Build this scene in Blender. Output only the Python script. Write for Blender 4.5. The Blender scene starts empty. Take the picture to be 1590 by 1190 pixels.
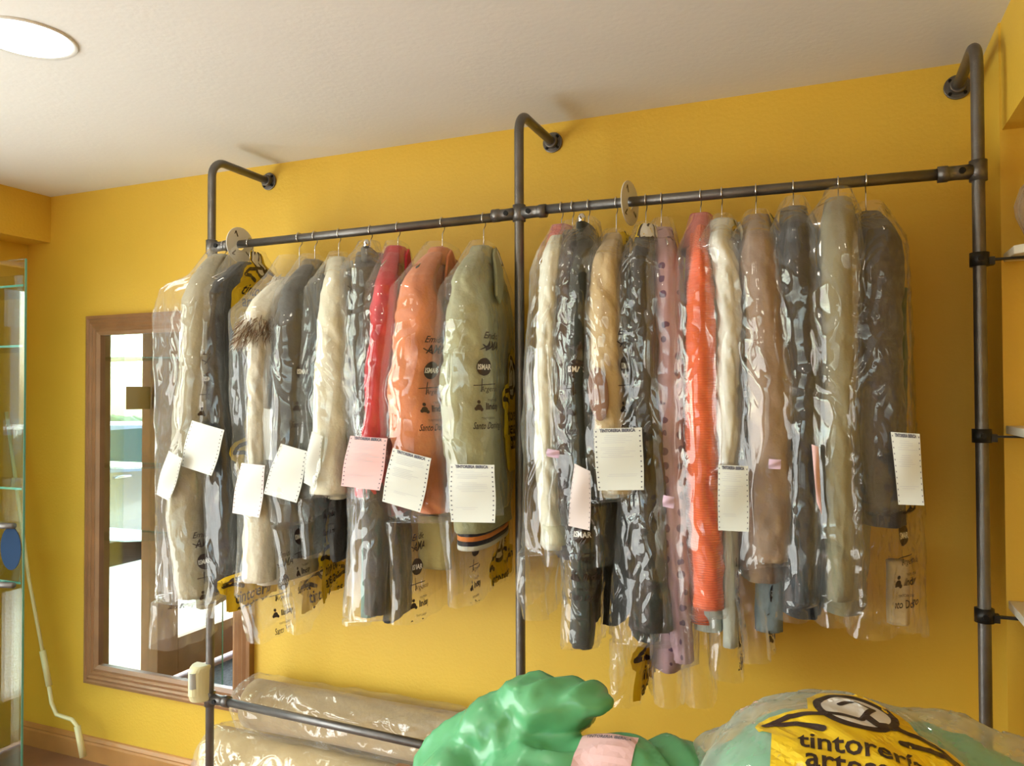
import bpy, bmesh, math, random
from mathutils import Vector, Matrix, noise
from mathutils.bvhtree import BVHTree
random.seed(7)
C = bpy.context.scene.collection
S = bpy.context.scene
# ------------------------------------------------------------------ camera
CZ = 1.56; DP = .302; D = 2.4
FPX, YAW, PIT, ROL = 1194.85, math.radians(22.514), math.radians(1.029), math.radians(-.171)
FW = Vector((-math.sin(YAW)*math.cos(PIT), math.cos(YAW)*math.cos(PIT), math.sin(PIT)))
RT = Vector((math.cos(YAW), math.sin(YAW), 0)); UP = RT.cross(FW)
R2 = math.cos(ROL)*RT + math.sin(ROL)*UP; U2 = -math.sin(ROL)*RT + math.cos(ROL)*UP
CAM = Vector((0, -D, CZ))
cd = bpy.data.cameras.new('camera'); cam = bpy.data.objects.new('camera', cd); C.objects.link(cam)
cd.sensor_fit = 'HORIZONTAL'; cd.sensor_width = 36; cd.lens = 36*FPX/1590; cd.clip_start = .02
m3 = Matrix((R2, U2, -FW)).transposed(); cam.matrix_world = Matrix.Translation(CAM) @ m3.to_4x4()
S.camera = cam
def ray(px, py): return FW*FPX + R2*(px-795) - U2*(py-595)
def PY(px, py, Y): d = ray(px, py); return CAM + d*((Y+D)/d.y)
def PX(px, py, X): d = ray(px, py); return CAM + d*(X/d.x)
def PZ(px, py, Z): d = ray(px, py); return CAM + d*((Z-CZ)/d.z)
# ------------------------------------------------------------------ light
w = bpy.data.worlds.new('sky'); S.world = w; w.use_nodes = True
nt = w.node_tree; nt.nodes.clear()
bg = nt.nodes.new('ShaderNodeBackground'); ou = nt.nodes.new('ShaderNodeOutputWorld')
sk = nt.nodes.new('ShaderNodeTexSky'); sk.sky_type = 'NISHITA'; sk.sun_disc = False; sk.sun_elevation = math.radians(48); sk.sun_rotation = math.radians(250); sk.dust_density = 3; sk.air_density = .8
nt.links.new(sk.outputs[0], bg.inputs[0]); nt.links.new(bg.outputs[0], ou.inputs[0]); bg.inputs[1].default_value = 1.6
sl = bpy.data.lights.new('sun', 'SUN'); so = bpy.data.objects.new('sun', sl); C.objects.link(so)
sl.energy = 10; sl.angle = math.radians(.6); sl.color = (1, .96, .88); so.rotation_euler = Vector((.05, .55, -.84)).to_track_quat('-Z', 'Y').to_euler()
def area(name, loc, look, sx, sy, e, col=(1, 1, 1), shape='RECTANGLE', portal=False):
    l = bpy.data.lights.new(name, 'AREA'); l.shape = shape; l.size = sx; l.size_y = sy; l.energy = e; l.color = col
    o = bpy.data.objects.new(name, l); C.objects.link(o); o.location = loc
    o.rotation_euler = Vector(look).to_track_quat('-Z', 'Y').to_euler()
    if portal: l.cycles.is_portal = True
    return o
area('daylight_shopfront', (-3.34, -2.78, 1.2), (1, .0, .12), 3.2, 2.1, 170, (.97, 1, .96))
area('daylight_rear_window', (-1.2, -5.12, 1.35), (0, 1, 0), 2.4, 1.7, 14, (1, .98, .94))
S.view_settings.view_transform = 'Standard'; S.view_settings.look = 'None'; S.view_settings.gamma = 1
S.view_settings.use_curve_mapping = False; S.view_settings.exposure = -.28
S.cycles.transparent_max_bounces = 48; S.cycles.max_bounces = 9; S.cycles.diffuse_bounces = 5; S.cycles.use_denoising = True
S.cycles.caustics_reflective = False; S.cycles.caustics_refractive = False; S.cycles.sample_clamp_indirect = 8
# ------------------------------------------------------------------ materials
def mat(name, col, rough=.6, metal=0, bump=0, bscale=60, var=0, vscale=3, spec=.5, sheen=0, **kw):
    m = bpy.data.materials.new(name); m.use_nodes = True; n = m.node_tree; b = n.nodes['Principled BSDF']
    b.inputs['Base Color'].default_value = (*col, 1); b.inputs['Roughness'].default_value = rough; b.inputs['Metallic'].default_value = metal
    b.inputs['Specular IOR Level'].default_value = spec
    if sheen: b.inputs['Sheen Weight'].default_value = sheen
    tc = n.nodes.new('ShaderNodeTexCoord')
    if var:
        t = n.nodes.new('ShaderNodeTexNoise'); t.inputs['Scale'].default_value = vscale; t.inputs['Detail'].default_value = 5
        n.links.new(tc.outputs['Object'], t.inputs['Vector'])
        r = n.nodes.new('ShaderNodeMapRange'); r.inputs[1].default_value = .3; r.inputs[2].default_value = .7; r.inputs[3].default_value = 1-var; r.inputs[4].default_value = 1+var
        n.links.new(t.outputs['Fac'], r.inputs[0])
        mx = n.nodes.new('ShaderNodeVectorMath'); mx.operation = 'SCALE'; mx.inputs[0].default_value = col
        n.links.new(r.outputs[0], mx.inputs['Scale']); n.links.new(mx.outputs[0], b.inputs['Base Color'])
    if bump:
        t = n.nodes.new('ShaderNodeTexNoise'); t.inputs['Scale'].default_value = bscale; t.inputs['Detail'].default_value = 4
        n.links.new(tc.outputs['Object'], t.inputs['Vector'])
        bp = n.nodes.new('ShaderNodeBump'); bp.inputs['Strength'].default_value = bump; bp.inputs['Distance'].default_value = .01
        n.links.new(t.outputs['Fac'], bp.inputs['Height']); n.links.new(bp.outputs[0], b.inputs['Normal'])
    return m
def schlick(n, nrm, f0, f1):
    """two-sided sheet reflectance: f0 head-on rising to f0+f1 at grazing"""
    lw = n.nodes.new('ShaderNodeLayerWeight'); lw.inputs[0].default_value = .5
    if nrm: n.links.new(nrm, lw.inputs['Normal'])
    p = n.nodes.new('ShaderNodeMath'); p.operation = 'POWER'; p.inputs[1].default_value = 4.5; n.links.new(lw.outputs['Facing'], p.inputs[0])
    m = n.nodes.new('ShaderNodeMath'); m.operation = 'MULTIPLY_ADD'; m.use_clamp = True; m.inputs[1].default_value = f1; m.inputs[2].default_value = f0
    n.links.new(p.outputs[0], m.inputs[0]); return m.outputs[0]
def film(name, tint=(1, 1, 1), haze=.048, spec=1.3, bump=.8, bscale=8, zs=.55, hazecol=(.9, .92, .88), rough=.07):
    """thin polyethylene: see-through, with a clear-coat reflection and a little milky scatter"""
    m = bpy.data.materials.new(name); m.use_nodes = True; n = m.node_tree; n.nodes.clear(); L = n.links.new
    o = n.nodes.new('ShaderNodeOutputMaterial'); tr = n.nodes.new('ShaderNodeBsdfTransparent'); tr.inputs[0].default_value = (*tint, 1)
    gl = n.nodes.new('ShaderNodeBsdfGlossy'); gl.inputs['Roughness'].default_value = rough; gl.inputs[0].default_value = (1, 1, 1, 1)
    df = n.nodes.new('ShaderNodeBsdfDiffuse'); df.inputs[0].default_value = (*hazecol, 1)
    tl = n.nodes.new('ShaderNodeBsdfTranslucent'); tl.inputs[0].default_value = (*hazecol, 1)
    dd = n.nodes.new('ShaderNodeMixShader'); dd.inputs[0].default_value = .4; L(df.outputs[0], dd.inputs[1]); L(tl.outputs[0], dd.inputs[2])
    lw = n.nodes.new('ShaderNodeLayerWeight'); lw.inputs[0].default_value = .3
    ma = n.nodes.new('ShaderNodeMath'); ma.operation = 'MULTIPLY_ADD'; ma.inputs[1].default_value = haze*2.2; ma.inputs[2].default_value = haze
    L(lw.outputs['Facing'], ma.inputs[0])
    a = n.nodes.new('ShaderNodeMixShader'); L(ma.outputs[0], a.inputs[0]); L(tr.outputs[0], a.inputs[1]); L(dd.outputs[0], a.inputs[2])
    tc = n.nodes.new('ShaderNodeTexCoord'); mp = n.nodes.new('ShaderNodeMapping'); mp.inputs['Scale'].default_value = (1, 1, zs); L(tc.outputs['Object'], mp.inputs[0])
    t = n.nodes.new('ShaderNodeTexNoise'); t.inputs['Scale'].default_value = bscale; t.inputs['Detail'].default_value = 5; t.inputs['Roughness'].default_value = .55; t.inputs['Distortion'].default_value = 2.2
    try: t.noise_type = 'RIDGED_MULTIFRACTAL'
    except Exception: pass
    L(mp.outputs[0], t.inputs['Vector'])
    bp = n.nodes.new('ShaderNodeBump'); bp.inputs['Strength'].default_value = bump; bp.inputs['Distance'].default_value = .012
    L(t.outputs['Fac'], bp.inputs['Height']); L(bp.outputs[0], gl.inputs['Normal'])
    mm = schlick(n, bp.outputs[0], .038*spec, .55)
    b = n.nodes.new('ShaderNodeMixShader'); L(mm, b.inputs[0]); L(a.outputs[0], b.inputs[1]); L(gl.outputs[0], b.inputs[2])
    L(b.outputs[0], o.inputs[0]); return m
M = {}
M['yellow'] = mat('yellow_paint', (.71, .455, .045), .55, bump=.12, bscale=90, var=.035, vscale=2.2)
M['white'] = mat('white_paint', (.76, .765, .74), .7, bump=.08, bscale=60, var=.015)
M['tile'] = mat('terracotta_floor', (.30, .16, .10), .35, var=.15, vscale=5)
M['wood'] = mat('brown_wood', (.30, .155, .07), .35, bump=.1, bscale=30, var=.15, vscale=9)
M['skirt'] = mat('oak_skirting', (.50, .25, .08), .35, var=.1, vscale=6)
M['steel'] = mat('dark_steel', (.16, .15, .14), .38, .75, bump=.12, bscale=200, var=.15, vscale=20)
M['bracket'] = mat('black_bracket', (.02, .02, .02), .4, .4)
M['screw'] = mat('screw_black', (.01, .01, .01), .4, .6)
M['chrome'] = mat('chrome_wire', (.75, .75, .75), .2, 1)
M['mirror'] = mat('mirror_silver', (.92, .94, .93), .01, 1)
M['cream'] = mat('cream_plastic', (.72, .68, .40), .4)
M['lens'] = mat('grey_lens', (.36, .36, .32), .3)
M['shelf'] = mat('white_shelf', (.78, .74, .6), .45)
M['carpet'] = mat('blue_grey_mat', (.07, .09, .12), .95, bump=1, bscale=200, var=.5, vscale=60)
M['concrete'] = mat('pavement', (.62, .60, .56), .8, var=.08, vscale=2)
M['road'] = mat('asphalt', (.16, .16, .165), .9, var=.15, vscale=6)
M['facade'] = mat('pale_facade', (.8, .78, .72), .8, var=.05)
M['facadewood'] = mat('facade_shutter', (.42, .22, .08), .5, var=.15, vscale=9)
M['leaf'] = mat('hedge_leaf', (.05, .13, .04), .6, bump=1, bscale=18, var=.5, vscale=9)
M['carpaint'] = mat('silver_car_paint', (.42, .44, .46), .25, .6)
M['carred'] = mat('dark_red_car_paint', (.20, .03, .03), .25, .3)
M['carglass'] = mat('car_glass', (.07, .13, .10), .05)
M['rubber'] = mat('tyre_rubber', (.02, .02, .02), .8)
M['paper'] = mat('white_paper', (.62, .645, .60), .8); M['pinkpaper'] = mat('pink_paper', (.70, .46, .46), .8)
M['paleprink'] = mat('pale_pink_paper', (.72, .65, .65), .8); M['lilac'] = mat('lilac_tag_paper', (.66, .5, .66), .8)
M['ink'] = mat('paper_ink', (.12, .12, .15), .8); M['greyink'] = mat('faint_print', (.50, .51, .54), .8)
M['black'] = mat('bag_ink', (.035, .02, .015), .35); M['bagyellow'] = mat('bag_yellow_ink', (.72, .50, .015), .3); M['bagwhite'] = mat('bag_white_ink', (.72, .72, .68), .35)
M['film'] = film('clear_film')
M['crisp'] = film('crinkled_film', haze=.035, spec=1.2, bump=.9, bscale=14, zs=.6)
M['wrap'] = film('plastic_wrap', haze=.07, spec=1.2, bump=.8, bscale=9, zs=.8)
M['green'] = mat('green_plastic_film', (.11, .38, .17), .26, bump=.5, bscale=7, var=.12, vscale=5)
M['green'].node_tree.nodes['Principled BSDF'].inputs['Subsurface Weight'].default_value = 0
M['greengar'] = mat('green_folded_cloth', (.08, .36, .19), .7, bump=.5, bscale=10, var=.2)
M['kraft'] = mat('rolled_rug_backing', (.50, .37, .17), .8, bump=.3, bscale=40, var=.15)
def glassmat():
    m = bpy.data.materials.new('clear_glass'); m.use_nodes = True; n = m.node_tree; n.nodes.clear(); L = n.links.new
    o = n.nodes.new('ShaderNodeOutputMaterial'); t = n.nodes.new('ShaderNodeBsdfTransparent'); t.inputs[0].default_value = (.93, .98, .95, 1)
    g = n.nodes.new('ShaderNodeBsdfGlossy'); g.inputs['Roughness'].default_value = 0.01; x = n.nodes.new('ShaderNodeMixShader'); L(schlick(n, None, .05, .9), x.inputs[0]); L(t.outputs[0], x.inputs[1]); L(g.outputs[0], x.inputs[2]); L(x.outputs[0], o.inputs[0]); return m
M['glass'] = glassmat()
M['glassedge'] = mat('green_glass_edge', (.12, .35, .27), .15)
def emis(name, col, st):
    m = bpy.data.materials.new(name); m.use_nodes = True; b = m.node_tree.nodes['Principled BSDF']; b.inputs['Emission Color'].default_value = (*col, 1); b.inputs['Emission Strength'].default_value = st; return m
M['lamp'] = emis('lit_diffuser', (1, .97, .85), 5)
_fab = {}
def fab(col, bump=.35, sc=70, var=.09, rough=.85):
    if max(col) < .13: col = (col[0]*.6, col[1]*.55, col[2]*.5)
    k = (tuple(col), bump, sc)
    if k not in _fab: _fab[k] = mat('fabric_%02d' % len(_fab), col, rough, bump=bump, bscale=sc, var=var, vscale=14, spec=.25, sheen=.15)
    return _fab[k]
def dotted():
    m = fab((.43, .27, .31), .2); m.name = 'spotted_fabric'; n = m.node_tree; b = n.nodes['Principled BSDF']
    tc = n.nodes.new('ShaderNodeTexCoord'); v = n.nodes.new('ShaderNodeTexVoronoi'); v.inputs['Scale'].default_value = 26; v.inputs['Randomness'].default_value = .25
    n.links.new(tc.outputs['Object'], v.inputs['Vector'])
    l = n.nodes.new('ShaderNodeMath'); l.operation = 'LESS_THAN'; l.inputs[1].default_value = .27; n.links.new(v.outputs['Distance'], l.inputs[0])
    x = n.nodes.new('ShaderNodeMix'); x.data_type = 'RGBA'; x.inputs[6].default_value = (.43, .27, .31, 1); x.inputs[7].default_value = (.12, .05, .12, 1)
    n.links.new(l.outputs[0], x.inputs[0]); n.links.new(x.outputs[2], b.inputs['Base Color']); return m
def knit(col):
    m = fab(col, .2); n = m.node_tree; b = n.nodes['Principled BSDF']; tc = n.nodes.new('ShaderNodeTexCoord')
    wv = n.nodes.new('ShaderNodeTexWave'); wv.bands_direction = 'Z'; wv.inputs['Scale'].default_value = 55; wv.inputs['Distortion'].default_value = 1.5
    n.links.new(tc.outputs['Object'], wv.inputs['Vector']); bp = n.nodes.new('ShaderNodeBump'); bp.inputs['Strength'].default_value = .5; bp.inputs['Distance'].default_value = .006
    n.links.new(wv.outputs['Fac'], bp.inputs['Height']); n.links.new(bp.outputs[0], b.inputs['Normal']); return m
# ------------------------------------------------------------------ mesh helpers
def link(name, verts, faces, m, parent=None, smooth=False, mi=None):
    me = bpy.data.meshes.new(name); me.from_pydata([tuple(v) for v in verts], [], faces); me.update()
    for x in (m if isinstance(m, (list, tuple)) else [m]): me.materials.append(x)
    if mi:
        for p, k in zip(me.polygons, mi): p.material_index = k
    if smooth:
        for p in me.polygons: p.use_smooth = True
    o = bpy.data.objects.new(name, me); C.objects.link(o)
    if parent: o.parent = parent; o.matrix_parent_inverse = Matrix.Translation(parent.location).inverted() if parent.type == 'EMPTY' else Matrix.Identity(4)
    return o
def tag(o, label, cat, group=None, kind=None):
    o['label'] = label; o['category'] = cat
    if group: o['group'] = group
    if kind: o['kind'] = kind
    return o
def struct(o): o['kind'] = 'structure'; return o
def thing(name, label, cat, loc=(0, 0, 0), group=None):
    o = bpy.data.objects.new(name, None); C.objects.link(o); o.location = loc; o.empty_display_size = .05
    return tag(o, label, cat, group)
class MB:
    def __init__(s): s.v = []; s.f = []; s.m = []
    def add(s, v, f, k=0):
        n = len(s.v); s.v += [Vector(q) for q in v]; s.f += [tuple(i+n for i in q) for q in f]; s.m += [k]*len(f); return s
    def box(s, a, b, k=0):
        x0, y0, z0 = a; x1, y1, z1 = b
        return s.add([(x0, y0, z0), (x1, y0, z0), (x1, y1, z0), (x0, y1, z0), (x0, y0, z1), (x1, y0, z1), (x1, y1, z1), (x0, y1, z1)],
              [(3, 2, 1, 0), (4, 5, 6, 7), (0, 1, 5, 4), (1, 2, 6, 5), (2, 3, 7, 6), (3, 0, 4, 7)], k)
    def tube(s, pts, r, n=12, k=0, caps=True):
        pts = [Vector(p) for p in pts]; rings = []; t0 = (pts[1]-pts[0]).normalized()
        a = t0.cross(Vector((0, 0, 1)) if abs(t0.z) < .9 else Vector((1, 0, 0))).normalized()
        for i, p in enumerate(pts):
            t = ((pts[min(i+1, len(pts)-1)]-pts[max(i-1, 0)])).normalized(); a = (a-t*a.dot(t)).normalized(); b = t.cross(a)
            rr = r[i] if isinstance(r, (list, tuple)) else r
            rings.append([p+(a*math.cos(2*math.pi*j/n)+b*math.sin(2*math.pi*j/n))*rr for j in range(n)])
        return s.loft(rings, k, caps)
    def loft(s, rings, k=0, caps=True, close=True):
        n = len(rings[0]); v = [p for r in rings for p in r]; f = []
        for i in range(len(rings)-1):
            for j in range(n if close else n-1):
                j2 = (j+1) % n; f.append((i*n+j, i*n+j2, (i+1)*n+j2, (i+1)*n+j))
        if caps: f.append(tuple(range(n))[::-1]); f.append(tuple((len(rings)-1)*n+j for j in range(n)))
        return s.add(v, f, k)
    def build(s, name, m, parent=None, smooth=False, bevel=0):
        o = link(name, s.v, s.f, m, parent, smooth, s.m if isinstance(m, (list, tuple)) else None)
        if bevel:
            b = o.modifiers.new('bevel', 'BEVEL'); b.width = bevel; b.segments = 2; b.limit_method = 'ANGLE'
        return o
def box(name, a, b, m, parent=None, bevel=0): return MB().box(a, b).build(name, m, parent, bevel=bevel)
def disc(mb, c, ax, r, th, n=28, k=0):
    c = Vector(c); ax = Vector(ax).normalized(); return mb.tube([c-ax*th/2, c+ax*th/2], r, n, k)
def lerp(a, b, t): return a+(b-a)*t
def interp(tab, x):
    if x <= tab[0][0]: return tab[0][1:]
    for p, q in zip(tab, tab[1:]):
        if x <= q[0]:
            t = (x-p[0])/(q[0]-p[0]); t = t*t*(3-2*t)*.5+t*.5
            return tuple(lerp(a, b, t) for a, b in zip(p[1:], q[1:]))
    return tab[-1][1:]
def nz(x, y, z): return noise.noise(Vector((x, y, z)))
# ------------------------------------------------------------------ the room
ZC = 2.469; XL = -3.247; XR = .385; YB = -5.2
struct(box('wall_back', (-4.2, 0, 0), (XR+.05, .12, ZC+.1), M['yellow']))
struct(box('floor', (-3.5, YB, -.1), (2.0, .12, 0), M['tile']))
struct(box('ceiling', (-4.2, YB, ZC), (2.0, .12, ZC+.1), M['white']))
struct(box('wall_right', (XR, -.225, 0), (XR+1.4, .12, ZC), M['yellow']))
struct(box('trim_1', (XR+.005, YB, 2.205), (1.6, -.225, ZC), M['yellow']))       # lowered beam above the shelves
struct(box('wall_side', (1.5, YB, 0), (1.6, -.225, 2.205), M['yellow']))
struct(box('trim_2', (-4.2, YB, 2.262), (XL, 0, ZC), M['yellow']))               # beam over the shopfront
mb = MB(); mb.box((-3.5, YB-.1, 0), (-2.5, YB, ZC)); mb.box((.2, YB-.1, 0), (1.6, YB, ZC)); mb.box((-2.5, YB-.1, 0), (.2, YB, .45)); mb.box((-2.5, YB-.1, 2.25), (.2, YB, ZC))
struct(mb.build('wall_rear', M['yellow']))
mb = MB()
for x in (-2.5, -1.15, .14): mb.box((x, YB-.08, .45), (x+.06, YB-.02, 2.25))
for z in (.45, 2.19): mb.box((-2.5, YB-.08, z), (.2, YB-.02, z+.06))
struct(mb.build('window_1', M['wood'])); struct(box('window_2', (-2.44, YB-.055, .5), (.14, YB-.05, 2.2), M['glass']))
# skirting with a rounded upper moulding
mb = MB(); prof = [(0, 0), (-.014, 0), (-.014, .07), (-.011, .078), (-.013, .084), (-.006, .096), (0, .1)]
mb.loft([[(x, y-.001, z) for y, z in prof] for x in (-3.45, XR)])
struct(mb.build('baseboard_back', M['skirt']))
# shopfront: brown frames and panes, open doorway beside the back wall
def framegrp(name, y0, y1, z1=2.26):
    mb = MB(); x0, x1 = -3.44, -3.36
    mb.box((x0, y0, 0), (x1, y0+.07, z1)); mb.box((x0, y1-.07, 0), (x1, y1, z1)); mb.box((x0, y0+.07, z1-.07), (x1, y1-.07, z1)); mb.box((x0, y0+.07, 0), (x1, y1-.07, .12))
    struct(mb.build(name, M['wood']))
framegrp('window_3', -2.75, -1.66); struct(box('window_4', (-3.402, -2.68, .12), (-3.398, -1.73, 2.19), M['glass']))
framegrp('window_5', -4.4, -2.8); struct(box('window_6', (-3.402, -4.33, .12), (-3.398, -2.87, 2.19), M['glass']))
mb = MB(); mb.box((-3.46, -.42, 0), (-3.34, -.34, 2.26)); mb.box((-3.46, -.80, 0), (-3.34, -.72, 2.26)); mb.box((-3.46, -1.66, 0), (-3.34, -1.58, 2.26)); mb.box((-3.46, -.72, 2.17), (-3.34, -.42, 2.26)); mb.box((-3.46, -1.58, 2.17), (-3.34, -.8, 2.26)); mb.box((-3.46, -.72, 0), (-3.34, -.42, .04))
struct(mb.build('door_1', M['wood'])); struct(box('window_7', (-3.402, -.72, .04), (-3.398, -.42, 2.17), M['glass']))
struct(box('wall_left', (-3.5, -.34, 0), (-3.4, 0, 2.262), M['yellow']))
struct(box('wall_corner', (-3.5, YB, 0), (-3.4, -4.4, 2.262), M['yellow']))
nt2 = box('paper_notice', (-3.396, -.715, 1.50), (-3.394, -.56, 1.62), mat('tan_notice', (.42, .30, .12), .8))
tag(nt2, 'small tan notice stuck on the shopfront glass, seen in the mirror', 'notice')
dl = thing('shop_door', 'closed glazed shop door in a brown wooden frame, left of the room', 'door', (-3.4, -1.2, 0))
mb = MB(); mb.box((-3.42, -.90, .02), (-3.38, -.81, 2.15)); mb.box((-3.42, -1.57, .02), (-3.38, -1.48, 2.15)); mb.box((-3.42, -1.48, 2.05), (-3.38, -.90, 2.15)); mb.box((-3.42, -1.48, .02), (-3.38, -.90, .22))
mb.build('door_frame', M['wood'], dl, bevel=.003); box('pane', (-3.402, -1.48, .22), (-3.398, -.90, 2.05), M['glass'], dl)
MB().tube([Vector((-3.375+.06*math.sin(a), -.86, .95+.16*math.cos(a))) for a in [math.pi*k/12 for k in range(13)]], .011).build('pull_handle', M['bagwhite'], dl, True)
# ------------------------------------------------------------------ outside
struct(box('ground_pavement', (-6.2, -9, -.12), (-3.5, 3, -.01), M['concrete']))
struct(box('ground_road', (-14, -12, -.2), (-6.2, 6, -.1), M['road']))
hd = MB()
for i in range(46):
    cx, cy, cz = -10.6+random.uniform(-.3, .3), -9+i*.3, .2+random.uniform(0, .6)
    n0 = 10; rings = []
    for a in range(1, 8):
        th = math.pi*a/8; rings.append([Vector((cx+.5*math.sin(th)*math.cos(2*math.pi*j/n0)*(1+.3*nz(cx*3+j, cy, a)), cy+.5*math.sin(th)*math.sin(2*math.pi*j/n0), cz-.55*math.cos(th)*(1+.2*nz(j, cy*2, a)))) for j in range(n0)])
    hd.loft(rings)
tag(hd.build('hedge', M['leaf'], smooth=True), 'clipped green hedge across the street, seen in the mirror', 'hedge')
bd = thing('apartment_building', 'pale building with wooden shutters across the street', 'building', (-13.5, -3, -.2))
box('wall', (-14.5, -7.8, -.2), (-13.2, 6, 4.2), M['facade'], bd)
for i in range(1, 6):
    wd = box('window', (-13.2, -10+i*2.4, 1.2), (-13.15, -8.8+i*2.4, 2.8), M['facadewood'], bd); box('sill', (-13.2, -10.1+i*2.4, 1.1), (-13.05, -8.7+i*2.4, 1.2), M['facade'], bd)
def car(name, label, cx, cy, paint):
    t = thing(name, label, 'car', (cx, cy, -.1), 'parked cars in the street')
    prof = [(-2.1, .25), (-2.15, .55), (-2.0, .82), (-1.1, .95), (-.55, 1.38), (.75, 1.42), (1.45, 1.02), (2.0, .9), (2.15, .6), (2.1, .25)]
    mb = MB(); rings = []
    for x, s in ((-.86, .93), (-.8, 1), (0, 1.01), (.8, 1), (.86, .93)):
        rings.append([Vector((cx+x*(.84 if z > 1.1 else 1), cy+y*s, -.1+.25+(z-.25)*s)) for y, z in prof])
    mb.loft(rings); b = mb.build('body', paint, t, bevel=.03)
    for sx in (-1, 1):
        g = MB(); q = [(-.98, .97), (-.5, 1.33), (.05, 1.35), (.05, .99)]; q2 = [(.12, .99), (.12, 1.35), (.7, 1.34), (1.25, 1.0)]
        for pl in (q, q2):
            g.loft([[Vector((cx+sx*(xx if z < 1.1 else xx*.86), cy+y, z-.1)) for y, z in pl] for xx in (.872, .866)])
        g.build('side_window', M['carglass'], t)
        for dy in (-.85, .35): MB().tube([(cx+sx*.875, cy+dy, .78), (cx+sx*.9, cy+dy+.04, .79), (cx+sx*.9, cy+dy+.16, .79), (cx+sx*.875, cy+dy+.2, .78)], .014, 8).build('door_handle', M['chrome'], t, True)
    for sy in (-1.35, 1.3):
        for sx in (-.8, .8):
            wh = MB(); disc(wh, (cx+sx, cy+sy, .22), (1, 0, 0), .32, .2); o = wh.build('wheel', M['rubber'], t, True)
            hb = MB(); disc(hb, (cx+sx, cy+sy, .22), (1, 0, 0), .18, .225); hb.build('hub_cap', M['carpaint'], o, True)
car('parked_car', 'silver grey parked car reflected in the wall mirror', -7.3, -3.6, M['carpaint'])
car('parked_car', 'dark red parked car reflected in the glass cabinet panel', -7.3, -9.0, M['carred'])
# ------------------------------------------------------------------ ceiling lamps
def downlight(x, y, label):
    t = thing('ceiling_lamp', label, 'lamp', (x, y, ZC), 'round recessed ceiling lamps')
    mb = MB(); n = 40; rs = [(.105, 0), (.115, -.006), (.118, -.002), (.118, .0)]
    mb.loft([[Vector((x+r*math.cos(2*math.pi*j/n), y+r*math.sin(2*math.pi*j/n), ZC+z-.0005)) for j in range(n)] for r, z in rs], caps=False)
    mb.build('rim', M['bagwhite'], t, True)
    q = MB(); disc(q, (x, y, ZC-.002), (0, 0, 1), .105, .003, 40); q.build('diffuser', M['lamp'], t)
    a = area('lamp_light', (x, y, ZC-.012), (0, 0, -1), .2, .2, 5, (1, .95, .82), 'DISK'); a.parent = t; a.matrix_parent_inverse = Matrix.Translation(t.location).inverted()
downlight(-1.87, -1.09, 'lit round downlight in the white ceiling at upper left')
for x, y, l in ((-.6, -3.0, 'lit downlight behind the viewer over the middle of the shop'), (-1.87, -3.2, 'lit downlight behind the viewer nearer the shopfront'), (.1, -4.3, 'lit downlight behind the viewer at the rear right')): downlight(x, y, l)
# ------------------------------------------------------------------ pipe rack
X1, X2, X3 = -2.017, -.845, .327; ZF = 2.403; ZR = CZ+.536; PR = .0142
rack = thing('pipe_clothes_rack', 'dark steel pipe clothes rack bolted to the yellow wall', 'clothes rack', (X2, -DP, 0))
for X in (X1, X2, X3):
    pts = [(X, -DP, 0), (X, -DP, .6), (X, -DP, 1.2), (X, -DP, 1.8)]; R = .06
    for k in range(9):
        a = math.pi/2*k/8; pts.append((X, -DP+R-R*math.cos(a), ZF-R+R*math.sin(a)))
    pts.append((X, -.02, ZF)); MB().tube(pts, PR, 20).build('pole', M['steel'], rack, True)
    mb = MB(); disc(mb, (X, -.004, ZF), (0, 1, 0), .034, .006); disc(mb, (X, -.016, ZF), (0, 1, 0), .021, .022)
    fl = mb.build('wall_flange', M['steel'], rack, bevel=.002)
    for k in range(4):
        a = math.pi/4+k*math.pi/2; q = MB(); disc(q, (X+.026*math.cos(a), -.009, ZF+.026*math.sin(a)), (0, 1, 0), .0045, .005, 10); q.build('screw', M['screw'], fl)
    q = MB(); disc(q, (X, -DP, .004), (0, 0, 1), .034, .007); disc(q, (X, -DP, .018), (0, 0, 1), .02, .03); q.build('floor_flange', M['steel'], rack, bevel=.002)
def rail(xa, za, xb, zb, name='rail'):
    MB().tube([(xa, -DP, za), (xb, -DP, zb)], PR*.97, 20).build(name, M['steel'], rack, True)
ZL0, ZL1 = CZ+.532, CZ+.537; ZRa, ZRb = CZ+.546, CZ+.532
rail(X1+.02, ZL0, X2-.02, ZL1); rail(X2+.02, ZRa, X3-.02, ZRb); rail(X1+.02, CZ-1.052, X2-.02, CZ-1.076, 'lower_rail')
def railz(x): return lerp(ZL0, ZL1, (x-X1)/(X2-X1)) if x < X2 else lerp(ZRa, ZRb, (x-X2)/(X3-X2))
def fitting(X, z, dirs, s=1):
    mb = MB(); mb.tube([(X, -DP, z-.024), (X, -DP, z+.024)], .0195, 20)
    for d in dirs: mb.tube([(X+d*.012, -DP, z), (X+d*.045, -DP, z), (X+d*.062, -DP, z), (X+d*.064, -DP, z), (X+d*.085, -DP, z)], [.0185, .017, .0175, .0195, .0195], 20)
    f = mb.build('pipe_fitting', M['steel'], rack, True)
    for d in dirs:
        q = MB(); disc(q, (X+d*.035, -DP-.0185, z), (0, 1, 0), .0075, .006, 14); q.build('set_screw', M['screw'], f)
fitting(X1, ZL0, (1,)); fitting(X2, (ZL1+ZRa)/2, (-1, 1)); fitting(X3, ZRb, (-1,)); fitting(X1, CZ-1.052, (1,)); fitting(X2, CZ-1.076, (-1,))
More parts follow.
